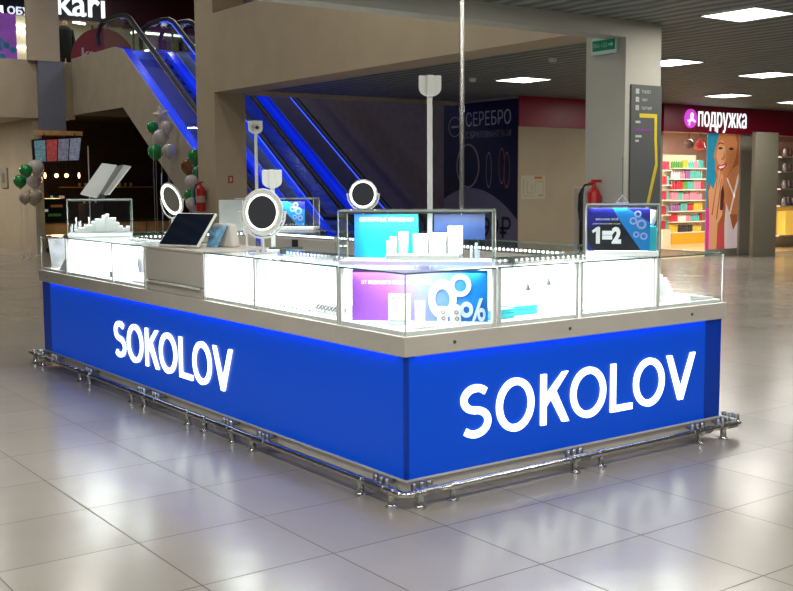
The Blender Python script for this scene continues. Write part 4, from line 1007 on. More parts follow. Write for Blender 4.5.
for k, (uu, vv, ww, cc) in enumerate(((46, 210.5, .10, (.8, .8, .75)), (52, 197, .05, (.3, .8, .8)), (62, 197, .12, (.7, .55, .4)), (57, 206, .28, (.25, .08, .03)), (55, 215, .3, (.05, .12, .02)))):
    p_ = ony(uu, vv, y)
    obj('food_row', MB().box(p_.x-ww/2, p_.x+ww/2, y+.0, y+.035, p_.z-.03, p_.z+.03), mat('food_%s' % ['white', 'cyan', 'cream', 'brown', 'green'][k], cc, .5, emit=cc, estr=.25), fd)
y_save = y; y = 24.72
mb_ = thing('menu_board', (8.6, y, 2.4), 'hanging menu board with four glowing screens above the cafe counter', 'menu board')
q = [ony(32, 141, y), ony(80, 138, y), ony(79, 160, y), ony(35, 162, y)]
W4 = q[1]-q[0]
obj('frame', MB().hexa([q[3]+Vector((-.03, 0, -.04)), q[2]+Vector((.03, 0, -.04)), q[2]+Vector((.03, .08, -.04)), q[3]+Vector((-.03, .08, -.04)), q[0]+Vector((-.03, -.1, .03)), q[1]+Vector((.03, -.1, .03)), q[1]+Vector((.03, -.02, .03)), q[0]+Vector((-.03, -.02, .03))]), BLACK, mb_)
SC = [(.16, .30, .36), (.42, .07, .07), (.22, .22, .30), (.25, .28, .38)]
for k in range(4):
    A_ = q[3].lerp(q[2], k/4+.012); B_ = q[3].lerp(q[2], (k+1)/4-.012); C_ = q[0].lerp(q[1], (k+1)/4-.012); D_ = q[0].lerp(q[1], k/4+.012)
    f0 = Vector((0, -.012, 0)); f1 = Vector((0, -.112, 0))
    obj('screen', MB().hexa([A_+f0, B_+f0, B_+f0+Vector((0, .01, 0)), A_+f0+Vector((0, .01, 0)), D_+f1, C_+f1, C_+f1+Vector((0, .01, 0)), D_+f1+Vector((0, .01, 0))]), mat('menu_screen_%s' % ['teal', 'red', 'grey', 'blue'][k], SC[k], .4, noise=.6, nscale=18, emit=SC[k], estr=.35), mb_)
obj('hanger', MB().box(q[0].x+.1, q[1].x+.1, y+.1, y+.14, q[1].z+.06, q[1].z+.16), WOOD, mb_)
for x in (q[0].x+.3, q[1].x-.1): obj('rod', MB().tube([(x, y-.02, q[1].z), (x, y+.12, q[1].z+.12), (x, 25.06, 3.11)], .012, 6), BLACK, mb_)
y = y_save
for k, u_ in enumerate((45, 56.5, 66.5, 79)):
    p_ = ony(u_, 175.5, y+.6)
    t = thing('pendant_lamp', (p_.x, y+.6, p_.z), ['leftmost', 'second from left', 'third from left', 'rightmost'][k]+' warm glowing pendant lamp below the menu board', 'pendant lamp', 'pendant lamps over the cafe counter')
    rr_ = .05 if k in (1, 2) else .028
    obj('bulb', MB().sphere((p_.x, y+.6, p_.z), rr_, 14, 1. if k in (1, 2) else 2.6), mat('warm_bulb', (1, .7, .4), .4, emit=(1., .52, .22), estr=5.), t)
    obj('cord', MB().cyl((p_.x, y+.6, p_.z+.09), (p_.x, y+.6, 3.24), .006, 6), BLACK, t)
point_light('pendant_glow', (8.7, y+.5, 1.7), 22, (1., .55, .25), .2)
cm = thing('coffee_machine', (9.4, y+.3, z1), 'dark coffee machine beside the food display', 'coffee machine')
obj('body', MB().box(9.25, 9.75, y+.1, y+.5, z1+.001, z1+.42), mat('machine_dark', (.05, .045, .04), .3), cm, .02)
for k in range(3): obj('cup', MB().lathe([(.025, 0), (.04, .09), (.036, .09), (.022, .005)], (9.32+k*.14, y+.25, z1+.422), 12), WHITEP, cm)
sf = thing('wall_shelf', (10.8, 28.1, 1.5), 'dark wall shelf with small pale cups deep in the cafe', 'shelf')
obj('board', MB().box(9.6, 12.2, 28.1, 28.29, 1.50, 1.53), WOOD, sf)
for k in range(10):
    t = single('cup', MB().lathe([(.03, 0), (.045, .10), (.04, .10), (.026, .005), (.001, .005)], (0, 0, 0), 12), mat('cream_cup', (.6, .52, .38), .4), (0, 0, 0), 'small cream cup in the row on the dark cafe shelf', 'cup', 'cups on the cafe shelf')
    t.location = (10.15+k*.16, 28.19, 1.532)
t = thing('flag_stand', (9.4, 24.6, 0), 'thin pale upright pole beside the menu board', 'pole')
pb = ony(88, 150, 24.7)
t.location = (pb.x, 24.7, 0); OFF[t.name] = Vector((pb.x, 24.7, 0))
obj('pole', MB().cyl((pb.x, 24.7, .02), (pb.x, 24.7, ony(88, 146, 24.7).z), .014, 8), WHITEP, t)
obj('base', MB().cyl((pb.x, 24.7, 0), (pb.x, 24.7, .02), .16, 20), DARKG, t)
pb = ony(162, 178, 23.5)
t = thing('flag_stand', (pb.x, 17.6, 0), 'thin grey upright pole in front of the dark recess left of the tilted mirror', 'pole')
pb = ony(161.5, 178, 17.6)
t.location = (pb.x, 17.6, 0); OFF[t.name] = Vector((pb.x, 17.6, 0))
obj('pole', MB().cyl((pb.x, 17.6, .02), (pb.x, 17.6, ony(161.5, 173, 17.6).z), .012, 8), STEEL, t)
obj('base', MB().cyl((pb.x, 17.6, 0), (pb.x, 17.6, .02), .15, 20), DARKG, t)

# balloons
GREEN = mat('green_latex', (.008, .26, .05), .25, coat=.4)
WHITEB = mat('white_latex', (.58, .53, .52), .3, coat=.3)
ORANGE = mat('copper_latex', (.35, .13, .03), .25, coat=.4)
CLEARB = mat('beige_latex', (.42, .36, .27), .3)
def balloon(p, r, m, label, group, string=None):
    t = thing('balloon', p, label, 'balloon', group)
    p = Vector(p)
    obj('skin', MB().lathe([(.001, -1.15*r), (.10*r, -1.12*r), (.30*r, -.98*r), (.62*r, -.74*r), (.88*r, -.38*r), (1.*r, .05*r), (.93*r, .45*r), (.68*r, .80*r), (.35*r, .98*r), (.001, 1.03*r)], p, 20), m, t)
    obj('knot', MB().lathe([(.001, 0), (.14*r, -.10*r), (.001, -.10*r)], p-Vector((0, 0, 1.13*r)), 10), m, t)
    obj('string', MB().cyl(p-Vector((0, 0, 1.2*r)), (p.x, p.y, .012), .003, 5), WHITEP, t); obj('weight', MB().cyl((p.x, p.y, 0), (p.x, p.y, .014), .03, 10), WHITEP, t)
gl = 'balloons by the left wall'
for (u_, v_, y_, px_, m, lab, st_) in ((26, 171, 23.3, 6.5, GREEN, 'upper dark green balloon by the left wall', None), (20, 181.5, 23.75, 6.5, GREEN, 'lower dark green balloon by the left wall', None),
        (36, 168, 24.0, 8, WHITEB, 'pale pinkish balloon at the top of the left wall cluster', None), (34, 180, 24.45, 8, WHITEB, 'pale balloon in the middle of the left wall cluster', None),
        (34, 197, 23.8, 8, CLEARB, 'lowest beige balloon of the left wall cluster, its string reaching the floor', None), (25, 198, 22.8, 6, CLEARB, 'small beige balloon low left in the left wall cluster', 'f')):
    P_ = ony(u_, v_, y_); r_ = px_*(P_-Vector((0, 0, EYE))).dot(fw)/F_PX
    balloon(P_, r_, m, lab, gl, (P_.z-.03) if st_ else None)
g2 = 'balloons beside the escalator side'
xb_ = 8.62; bi_ = 0
for (u_, v_, px_, m, lab) in ((152.5, 127.5, 6, GREEN, 'small green balloon right below the star balloon'), (161, 137.5, 8, WHITEB, 'large white balloon in the middle of the star balloon cluster'),
        (155.6, 152, 8, GREEN, 'large green balloon at the bottom left of the star balloon cluster'), (169, 151, 7, WHITEB, 'white balloon at the bottom right of the star balloon cluster'), (167, 127, 6, WHITEB, 'greyish balloon right behind the star balloon'),
        (188.5, 167, 8, ORANGE, 'copper orange balloon left of the beige pillar'), (195.5, 157, 8, GREEN, 'green balloon at the pillar edge above the orange one'), (191.6, 182, 7, WHITEB, 'white balloon below the orange balloon'),
        (198, 172, 6, GREEN, 'small green balloon half behind the pillar edge'), (190, 195, 6, GREEN, 'green balloon above the lowest white one near the extinguisher'), (192, 204, 6.5, WHITEB, 'lowest white balloon near the red extinguisher')):
    bi_ = bi_+1; P_ = onx(u_, v_, xb_ - (.30*(bi_ % 3) if bi_ != 11 else .45)); r_ = px_*(P_-Vector((0, 0, EYE))).dot(fw)/F_PX
    balloon(P_, r_, m, lab, g2)
P_ = onx(161, 115, xb_); sc_ = (P_-Vector((0, 0, EYE))).dot(fw)/F_PX
t = thing('star_balloon', P_, 'white foil star balloon on top of the cluster at the escalator side', 'balloon', None)
mb = MB(); fr = Frame(P_, (math.cos(YAW), -math.sin(YAW), 0)); R_ = 11.5*sc_
pts = [(R_*(1 if i % 2 == 0 else .48)*math.cos(PI/2+i*PI/5+.2), R_*(1 if i % 2 == 0 else .48)*math.sin(PI/2+i*PI/5+.2)) for i in range(10)]
vs = [fr(0, 0, .09), fr(0, 0, -.09)]+[fr(a, b, 0) for a, b in pts]
mb.add(vs, [(0, 2+i, 2+(i+1) % 10) for i in range(10)]+[(1, 2+(i+1) % 10, 2+i) for i in range(10)])
obj('foil', mb, mat('white_foil', (.62, .56, .50), .25, .2), t, .02)

# fire extinguishers
def extinguisher(x, y, zt_, h, r, label, ang=0):
    t = thing('fire_extinguisher', (x, y, zt_-h), label, 'fire extinguisher', 'fire extinguishers')
    z0 = zt_-h
    obj('cylinder', MB().lathe([(.001, z0), (r*.95, z0), (r, z0+.02), (r, z0+h*.72), (r*.8, z0+h*.80), (r*.35, z0+h*.86), (r*.3, z0+h*.9), (.001, z0+h*.9)], (x, y, 0), 20), RED, t)
    obj('label_band', MB().lathe([(r+.001, z0+h*.30), (r+.001, z0+h*.52)], (x, y, 0), 20), mat('pale_band', (.45, .30, .25), .5), t)
    obj('valve', MB().cyl((x, y, z0+h*.88), (x, y, z0+h*.96), .016, 10).box(x-.012, x+.012, y-.09, y+.03, z0+h*.95, z0+h).cyl((x-.01, y+.02, z0+h*.93), (x-.05, y+.03, z0+h*.93), .014, 8), RED, t)
    obj('hose', MB().tube([(x, y+.02, z0+h*.92), (x-.03, y+.10, z0+h*.90), (x-.03, y+.17, z0+h*.72), (x-.02, y+.19, z0+h*.45), (x-.02, y+.17, z0+h*.2)], .011, 8), BLACK, t)
    obj('bracket', MB().box(x+r-.002, 8.0695, y-.02, y+.02, z0+h*.4, z0+h*.7), DARKG, t)
extinguisher(8.07-.09, 7.53, 1.56, .52, .066, 'red fire extinguisher with black hose on the right pillar, behind the large promotional card')
extinguisher(8.07-.10, 16.42, 1.60, .50, .075, 'red fire extinguisher on the beige pillar behind the touchscreen')
t = thing('fire_sign', (8.33, 16.03, 1.58), 'small red outlined sign on the left beige pillar', 'sign')
fr = Frame((8.29, 16.038, 1.57), FACE_Y)
obj('plate', MB().prism([(0, 0), (.09, 0), (.09, .12), (0, .12)], fr, 0, .004), RED, t)
obj('centre', MB().prism([(.025, .025), (.065, .025), (.065, .095), (.025, .095)], fr, .0041, .006), mat('sign_centre', (.5, .42, .35), .5), t)

# exit sign on the right pillar
t = thing('exit_sign', (8.06, 7.48, 2.88), 'green exit sign with white rim high on the left face of the right pillar', 'sign')
fr = Frame((8.07, 7.655, 2.80), FACE_X)
obj('rim', MB().box(8.045, 8.069, 7.32, 7.655, 2.80, 2.965), mat('mint_rim', (.5, .62, .54), .4), t, .004)
obj('plate', MB().prism([(.018, .035), (.315, .035), (.315, .138), (.018, .138)], fr, .0255, .028), mat('exit_green', (.0, .10, .055), .4, emit=(0, .10, .05), estr=.3), t)
text('lettering', 'ВЫХОД', Frame(fr(.035, .062, .0285), fr.x), .175, .048, mat('exit_white', (.3, .55, .42), .4), t, .001)
obj('arrow', MB().prism([(.225, .080), (.265, .080), (.265, .060), (.298, .088), (.265, .116), (.265, .096), (.225, .096)], fr, .0285, .0295), mat('exit_white', (.3, .55, .42), .4), t)
# way-finding board
t = thing('wayfinding_board', (8.38, 7.21, 1.9), 'dark grey wayfinding board with a bent yellow line on the right pillar', 'sign board')
fr = Frame((8.14, 7.219, 1.0), FACE_Y)
obj('board', MB().prism([(0, 0), (.45, 0), (.45, 1.49), (0, 1.49)], fr, 0, .018), mat('board_grey', (.085, .09, .088), .5), t, .002)
YL = mat('yellow_line', (.60, .47, .03), .5)
obj('yellow_line', MB().prism([(.12, 1.17), (.34, 1.17), (.345, .95), (.365, .72), (.21, .20), (.25, .20), (.405, .70), (.385, .96), (.38, 1.21), (.12, 1.21)], fr, .0185, .021), YL, t)
for k, (zz, s_) in enumerate(((1.42, 'ТУАЛЕТ'), (1.34, 'ЛИФТ'), (1.26, 'ПАРКИНГ'))):
    obj('icon', MB().prism([(.06, zz-.02), (.11, zz-.02), (.11, zz+.03), (.06, zz+.03)], fr, .0185, .020).prism([(.07, zz-.01), (.10, zz-.01), (.10, zz+.02), (.07, zz+.02)], fr, .020, .0205), mat('icon_grey', (.42, .42, .40), .5), t)
    text('caption', s_, Frame(fr(.15, zz-.012, .0186), fr.x), .022*len(s_), .03, mat('caption_grey', (.5, .5, .48), .5), t, .001)
obj('purple_line', MB().prism([(.06, 1.04), (.29, 1.04), (.29, 1.06), (.06, 1.06)], fr, .0185, .020), mat('purple_line', (.22, .05, .28), .5), t)
for zz, w0 in ((1.115, .07), (.975, .09), (.93, .05)): obj('caption', MB().prism([(.065, zz), (.065+w0, zz), (.065+w0, zz+.022), (.065, zz+.022)], fr, .0185, .0195), mat('caption_grey', (.5, .5, .48), .5), t)
# cabinet with a black tube handle beside the pillar
ycab = 8.9
x0_ = ony(579, 190, ycab).x; x1_ = ony(612, 190, ycab).x; zt_ = ony(580, 187, ycab).z
t = thing('beige_cabinet', ((x0_+x1_)/2, ycab, 0), 'upright beige cabinet with a black tube handle left of the right pillar', 'cabinet')
obj('body', MB().box(x0_, x1_, ycab, ycab+.09, .02, zt_), mat('cabinet_beige', (.55, .49, .42), .5, noise=.04), t, .02)
obj('foot', MB().box(x0_+.02, x1_-.02, ycab+.02, ycab+.08, 0, .02), DARKG, t)
xx = x0_-.0
obj('handle', MB().tube([(xx+.05, ycab-.005, zt_-.035), (xx+.03, ycab-.03, zt_-.03), (xx+.005, ycab-.04, zt_-.07), (xx, ycab-.04, zt_-.13), (xx, ycab-.04, .5), (xx+.02, ycab-.01, .45)], .022, 10), BLACK, t)

# evacuation plan
t = thing('evacuation_plan', (13.56, 14.29, 1.47), 'pale evacuation plan sheet on the beige wall left of the pillar', 'poster')
fr = Frame((13.26, 14.298, 1.26), FACE_Y)
obj('sheet', MB().prism([(0, 0), (.60, 0), (.60, .42), (0, .42)], fr, 0, .006), mat('plan_paper', (.55, .50, .36), .6), t)
obj('red_heading', MB().prism([(.33, .365), (.52, .365), (.52, .405), (.33, .405)], fr, .0062, .0075), mat('red_ink', (.55, .12, .05), .6), t)
lines = MB()
for a, b, c, d in ((.05, .08, .07, .35), (.14, .10, .155, .30), (.14, .10, .30, .115), (.26, .14, .275, .26), (.34, .10, .35, .32), (.34, .31, .54, .32), (.54, .06, .55, .32), (.05, .05, .30, .06), (.42, .05, .56, .075)):
    lines.prism([(a, b), (c, b), (c, d), (a, d)], fr, .0062, .0075)
obj('plan_lines', lines, mat('plan_ink', (.28, .33, .22), .6), t)

# jewellery banner
t = thing('banner', (13.19, 15.2, 1.6), 'tall black jewellery banner with grey lettering behind the chrome pole', 'banner')
YB0, XB = 16.42, 13.195
fr = Frame((XB, YB0, .25), FACE_X); BW, BH = YB0-14.31, 2.80
def bq(u, v): q_ = onx(u, v, XB-.01); return (YB0-q_.y, q_.z-.25)
obj('sheet', MB().prism([(0, -.249), (BW, -.249), (BW, BH), (0, BH)], fr, 0, .01), mat('banner_black', (.006, .007, .016), .45), t)
cc = bq(487, 188); tb = cc[1]
poly = [(0, .12), (BW, .12)]+[(BW*(1-i/24), tb-((i/24-.62)**2)*1.5) for i in range(25)]
obj('pale_round', MB().prism(poly, fr, .0105, .012), mat('banner_grey', (.15, .145, .19), .5), t)
obj('crimson_strip', MB().prism([(0, .0), (BW, .0), (BW, .12), (0, .12)], fr, .0105, .013), mat('crimson_print', (.12, .01, .03), .5), t)
GT_ = mat('banner_text', (.50, .50, .52), .5); DIM = mat('banner_text_dim', (.28, .28, .30), .5)
a0 = bq(466, 127); a1 = bq(511, 124)
text('lettering', 'СЕРЕБРО', Frame(fr(a0[0], a0[1], .0125), fr.x), a1[0]-a0[0], .27, GT_, t, .002)
text('lettering', 'С БРИЛЛИАНТАМИ', Frame(fr(a0[0], a0[1]-.22, .0125), fr.x), a1[0]-a0[0], .125, DIM, t, .002)
a0 = bq(474, 237); a1 = bq(511, 235)
text('lettering', '999₽', Frame(fr(a0[0], a0[1], .0125), fr.x), a1[0]-a0[0], .40, mat('banner_price', (.004, .004, .008), .5), t, .002, .01)
lc = bq(455, 127)
obj('logo', MB().ring2(lc, .19, .175, fr, .0125, .014, 30), DIM, t)
obj('logo_text', MB().prism([(lc[0]-.11, lc[1]-.02), (lc[0]+.11, lc[1]-.02), (lc[0]+.11, lc[1]+.02), (lc[0]-.11, lc[1]+.02)], fr, .0125, .014), DIM, t)
rc = bq(468, 166)
obj('ring_print', MB().ring2(rc, .42, .385, fr, .0125, .02, 40, .8), mat('banner_ring', (.26, .20, .17), .4), t)
for k, (u_, v_, c_) in enumerate(((489, 170, (.18, .18, .19)), (502, 166, (.24, .10, .07)), (507, 170, (.24, .10, .07)))):
    obj('ring_print', MB().ring2(bq(u_, v_), .33, .30, fr, .0125, .02, 30, .24), mat('banner_ring_%d' % k, c_, .4), t)
# detectors on the ceiling
for (u_, v_, lab) in ((472.5, 80, 'small round white detector on the dark ceiling left of the square lamp'), (552.5, 60, 'small round white detector on the dark ceiling above the square lamp')):
    P_ = onz(u_, v_, 3.07)
    t = thing('smoke_detector', (P_.x, P_.y, ZC), lab, 'smoke detector', 'smoke detectors on the slat ceiling')
    obj('body', MB().lathe([(.001, -.002), (.055, -.002), (.055, -.03), (.04, -.055), (.001, -.06)], (P_.x, P_.y, ZC), 20), WHITEP, t)
    obj('lens', MB().lathe([(.001, -.06), (.014, -.06), (.012, -.068), (.001, -.07)], (P_.x, P_.y, ZC), 12), DARKG, t)
t = thing('wall_box', (7.95, 26.8, 1.7), 'small beige box with a grey button panel on the left wall', 'wall box')
P_ = onx(5, 178, 7.97)
obj('body', MB().box(7.93, 7.978, P_.y-.25, P_.y+.25, P_.z-.25, P_.z+.25), CLAD, t, .01)
obj('panel', MB().box(7.925, 7.93, P_.y-.12, P_.y+.12, P_.z-.12, P_.z+.12), mat('box_panel', (.2, .18, .15), .5), t)

# ================================================================== THE PINK SHOP AT THE RIGHT
YS = 14.2
struct('trim_6', MB().box(13.19, 16.9, 14.275, 14.3, 2.56, ZC).box(16.9, 26, YS-.1, YS+.1, 2.56, ZC), MAROON)
struct('wall_shop_pier', MB().box(17.05, 17.12, YS+.1, 19.9, 0, ZC).box(19.54, 19.92, YS, YS+.5, 0, 2.56).box(19.92, 20.12, YS+.3, YS+.5, 0, 2.56), BEIGE2)
struct('wall_shop_back', MB().box(17.12, 30, 19.9, 20.1, 0, ZC), mat('shop_pink_wall', (.62, .42, .38), .7, noise=.04))
struct('wall_shop_post', MB().box(18.97, 19.76, 13.45, 13.53, 0, 2.57), mat('olive_grey_paint', (.25, .225, .165), .6))
fl_ = struct('floor', MB().box(17.12, 30, YS, 19.9, 0, .004), mat('shop_floor', (.56, .36, .16), .3, noise=.08, nscale=3)); fl_.name = 'floor_shop'
struct('ceiling', MB().box(17.12, 30, YS+.1, 19.9, 2.95, ZC), mat('shop_ceiling', (.7, .62, .6), .7))
sg = thing('shop_sign', (18.9, YS-.12, 2.8), 'white lit lettering with a round violet badge on the crimson fascia', 'shop sign')
fr = Frame((0, YS-.101, 0), FACE_Y)
c_ = ony(690, 118.5, YS-.1)
obj('badge', MB().lathe([(.001, 0), (.19, 0), (.19, .03), (.001, .035)], (c_.x, YS-.101, c_.z), 36, (0, -1, 0)), mat('violet_badge', (.5, .05, .5), .4, emit=(.55, .05, .55), estr=1.0), sg)
hd = MB(); hd.ring2((c_.x+.01, c_.z+.055), .06, .03, fr, .036, .045, 20, .8)
hd.prism([(c_.x-.12, c_.z-.06), (c_.x-.02, c_.z+.0), (c_.x+.05, c_.z), (c_.x+.13, c_.z-.06), (c_.x+.10, c_.z-.075), (c_.x+.03, c_.z-.045), (c_.x-.045, c_.z-.06), (c_.x-.06, c_.z-.14), (c_.x-.08, c_.z-.14), (c_.x-.07, c_.z-.045), (c_.x-.11, c_.z-.03)], fr, .036, .045)
obj('badge_figure', hd, mat('lit_pink', (1, .8, 1), .4, emit=(1., .7, 1.), estr=1.6), sg)
a = ony(698, 124.5, YS-.1); b = ony(746, 126, YS-.1)
SG = mat('lit_sign_white', (.95, 1, 1), .4, emit=(.85, 1., 1.), estr=1.2)
text('lettering', 'подружка', Frame((a.x, YS-.101, a.z-.15), FACE_Y), b.x-a.x, .42, SG, sg, .012, .0)
# poster of a woman
pt = thing('poster', (19.0, YS+.02, .15), 'tall shop window poster of a smiling woman with auburn hair and a white strap', 'poster')
x0_, x1_, z0_, z1_ = 18.46, 19.53, .14, 2.56
fr = Frame((x0_, YS+.06, z0_), FACE_Y); PW, PH = x1_-x0_, z1_-z0_
def pp_(l, d0=.0, d1=.003): return [(a*PW, b*PH) for a, b in l]
def layer(name, poly, m, k): obj(name, MB().prism([(a*PW, b*PH) for a, b in poly], fr, .01+.0015*k, .01+.0015*k+.0013), m, base_sheet)
def pm(n, c, s=.35): return mat(n, c, .5, emit=c, estr=s)
base_sheet = obj('sheet', MB().prism([(0, 0), (PW, 0), (PW, PH), (0, PH)], fr, 0, .01), pm('poster_blue', (.02, .30, .46)), pt)
obj('foot', MB().prism([(0, -z0_), (PW, -z0_), (PW, -.002), (0, -.002)], fr, 0, .02), BEIGE2, pt)
SK = pm('poster_skin', (.62, .23, .085)); SKL = pm('poster_skin_light', (.80, .38, .19)); HR = pm('poster_hair', (.42, .12, .035)); HRD = pm('poster_hair_dark', (.22, .05, .015))
layer('hair', [(.20, 0), (1, 0), (1, 1), (.42, 1), (.30, .93), (.26, .80), (.30, .6), (.22, .5), (.05, .58), (.02, .4), (.10, .2)], HR, 0)
layer('pink_panel', [(0, 0), (.16, 0), (.10, .36), (0, .36)], pm('poster_pink', (.75, .05, .35)), 1)
layer('face', [(.24, .86), (.20, .80), (.26, .76), (.25, .70), (.33, .63), (.42, .59), (.60, .62), (.78, .70), (.90, .80), (.93, .92), (.86, 1), (.36, 1), (.30, .94)], SK, 1)
layer('cheek', [(.30, .86), (.27, .80), (.36, .74), (.46, .70), (.56, .78), (.55, .88), (.46, .95), (.36, .93)], SKL, 2)
layer('neck', [(.42, .60), (.62, .62), (.80, .70), (1, .74), (1, .30), (.70, .30), (.50, .45)], SK, 1.5)
layer('eye', [(.33, .875), (.38, .888), (.44, .885), (.47, .872), (.42, .866), (.36, .866)], pm('poster_eye', (.06, .03, .02)), 4)
layer('eye', [(.66, .875), (.72, .888), (.79, .882), (.82, .868), (.75, .862), (.69, .864)], pm('poster_eye', (.06, .03, .02)), 4)
layer('brow', [(.32, .915), (.40, .93), (.50, .918), (.49, .908), (.40, .918), (.33, .905)], HRD, 4)
layer('nose', [(.50, .86), (.545, .80), (.52, .775), (.42, .775), (.43, .79), (.49, .80)], pm('poster_nose', (.50, .20, .10)), 4)
layer('lips', [(.30, .715), (.38, .735), (.46, .732), (.60, .752), (.62, .735), (.52, .695), (.42, .68), (.34, .69)], pm('poster_lips', (.55, .04, .05)), 4)
layer('teeth', [(.34, .715), (.40, .722), (.50, .724), (.57, .735), (.50, .708), (.40, .700)], pm('poster_white', (.9, .85, .8)), 5)
layer('top', [(.60, 0), (1, 0), (1, .24), (.86, .16), (.74, .30), (.62, .40), (.58, .22)], pm('poster_white_top', (.82, .66, .66)), 5)
layer('strap', [(.72, .30), (.76, .30), (.99, .60), (.99, .66), (.95, .62)], pm('poster_white', (.9, .85, .8)), 6)
layer('strap', [(.60, .62), (.64, .62), (.90, .46), (.88, .44)], pm('poster_white', (.9, .85, .8)), 6)
layer('hand', [(.05, .50), (.12, .56), (.20, .52), (.30, .62), (.36, .70), (.40, .68), (.34, .52), (.44, .66), (.50, .64), (.42, .44), (.52, .40), (.50, .30), (.36, .22), (.34, 0), (.10, 0), (.10, .28)], SKL, 7)
layer('finger_shade', [(.16, .30), (.20, .30), (.34, .66), (.31, .62)], HR, 8)
layer('finger_shade', [(.30, .26), (.34, .26), (.46, .62), (.43, .60)], HR, 8)
layer('brush', [(.42, .34), (.52, .34), (.55, .48), (.50, .56), (.43, .50)], pm('poster_brush', (.10, .03, .03)), 8)
layer('sleeve', [(.34, 0), (.60, 0), (.50, .24), (.42, .22)], pm('poster_red', (.60, .08, .08)), 8)
# shelves in the shop with countable goods
rnd = random.Random(11)
PC = [mat('goods_%s' % n, c, .45) for n, c in (('red', (.55, .03, .06)), ('pink', (.75, .25, .35)), ('white', (.75, .72, .68)), ('green', (.10, .35, .05)), ('teal', (.10, .45, .42)), ('yellow', (.75, .50, .06)), ('purple', (.30, .12, .35)), ('dark', (.05, .05, .05)), ('orange', (.7, .25, .05)))]
def gondola(yg, ua, ub, zs, label, base_m, side='shelf'):
    xa, xb2 = ony(ua, 200, yg).x, ony(ub, 200, yg).x
    t = thing('shop_shelf', ((xa+xb2)/2, yg, 0), label, 'shelf')
    zt__ = zs[-1]+.34
    obj('back_panel', MB().box(xa, xb2, yg+.35, yg+.38, 0.01, zt__), mat('shelf_cream', (.75, .66, .50), .5), t)
    obj('base', MB().box(xa, xb2, yg, yg+.35, 0, zs[0]-.03), base_m, t)
    for z in zs: obj('shelf_board', MB().box(xa, xb2, yg, yg+.35, z-.025, z), mat('shelf_white', (.8, .76, .66), .4), t)
    return t, xa, xb2
def bottle(x, y, z, h, r, m, group, label):
    t = thing('bottle', (x, y, z), label, 'bottle', group)
    obj('body', MB().lathe([(.001, 0), (r, 0), (r, h*.62), (r*.45, h*.76), (r*.42, h*.84), (.001, h*.84)], (0, 0, 0), 10), m, t, local=True)
    obj('cap', MB().lathe([(.001, h*.845), (r*.5, h*.845), (r*.5, h), (.001, h)], (0, 0, 0), 10), PC[2], t, local=True)
    return t
def pack(x, y, z, w_, h, m, group, label):
    t = thing('product_box', (x, y, z), label, 'box', group)
    obj('box', MB().box(-w_/2, w_/2, -.04, .04, 0, h), m, t, .003, True); return t
g1, xa, xb2 = gondola(17.6, 673, 706, [.30, .57, .84, 1.11, 1.38, 1.65, 1.92], 'open cream shelf unit with a yellow base full of small goods inside the pink shop', mat('yellow_base', (.72, .40, .03), .4))
names = ['bottom', 'second', 'third', 'fourth', 'fifth', 'sixth', 'top']
protos = [bottle(0, 0, 0, .21, .036, m, None, 'x') for m in PC]+[pack(0, 0, 0, .078, .20, m, None, 'x') for m in PC]
used = set()
def put(k, x, y, z, label, group):
    p_ = protos[k]
    o = p_ if k not in used else copy_tree(p_)
    used.add(k); o.location = (x, y, z); o['label'] = label; o['group'] = group
nm = ['red', 'pink', 'white', 'green', 'teal', 'yellow', 'purple', 'black', 'orange']
for si, z in enumerate([.30, .57, .84, 1.11, 1.38, 1.65, 1.92]):
    x = xa+.06
    runs = []
    while x < xb2-.05:
        ci = rnd.choice([0, 1, 2, 4, 5, 8, 3, 6]); kind = rnd.choice([0, 9]); n = rnd.randint(2, 4)
        if si == 0: ci = rnd.choice([3, 7, 5])
        for _ in range(n):
            if x > xb2-.05: break
            what = 'bottle' if kind == 0 else 'box'
            put(ci+kind, x, 17.6+.10, z+.001, '%s %s on the %s board of the yellow based shelf unit' % (nm[ci], what, names[si]), '%s %ss on the %s board of the yellow based shelf unit' % (nm[ci], what, names[si]))
            x += .088
g2_, xc, xd = gondola(16.6, 663.5, 671.5, [.45, .80, 1.15, 1.50, 1.85], 'narrow shelf column of red and green packets at the left end of the pink shop', mat('shelf_white', (.8, .76, .66), .4))
for si, z in enumerate([.45, .80, 1.15, 1.50, 1.85]):
    x = xc+.05; k = 0
    while x < xd-.03:
        ci = [0, 0, 4][k % 3] if si < 4 else 0
        lab = '%s packet on the %s board of the narrow shelf column' % (nm[ci], names[si]); put(ci+9, x, 16.7, z+.001, lab, lab.replace('packet', 'packets')); x += .085; k += 1
for i_, p_ in enumerate(protos):
    if i_ not in used:
        for c_ in list(p_.children): bpy.data.objects.remove(c_)
        bpy.data.objects.remove(p_)
# green plant like display, light boards
t = thing('pendant_ball', (18.6, 16.2, 2.4), 'dark ball ornament hanging from the ceiling of the pink shop', 'pendant')
P_ = ony(689, 144, 15.6)
t.location = P_; OFF[t.name] = P_.copy()
obj('ball', MB().sphere(P_, .11, 18), mat('dark_ball', (.10, .05, .05), .3), t); obj('cord', MB().cyl(P_+Vector((0, 0, .108)), (P_.x, P_.y, 2.95), .008, 6), BLACK, t)
t = thing('red_ornament', (18.9, 15.6, 2.4), 'red pointed ornament hanging beside the dark ball in the pink shop', 'pendant')
P_ = ony(700, 144, 15.6); t.location = P_; OFF[t.name] = P_.copy()
obj('body', MB().lathe([(.001, -.16), (.13, -.10), (.10, .0), (.04, .10), (.001, .15)], P_, 14), mat('red_ornament', (.65, .06, .08), .4), t); obj('cord', MB().cyl(P_+Vector((0, 0, .145)), (P_.x, P_.y, 2.95), .008, 6), BLACK, t)
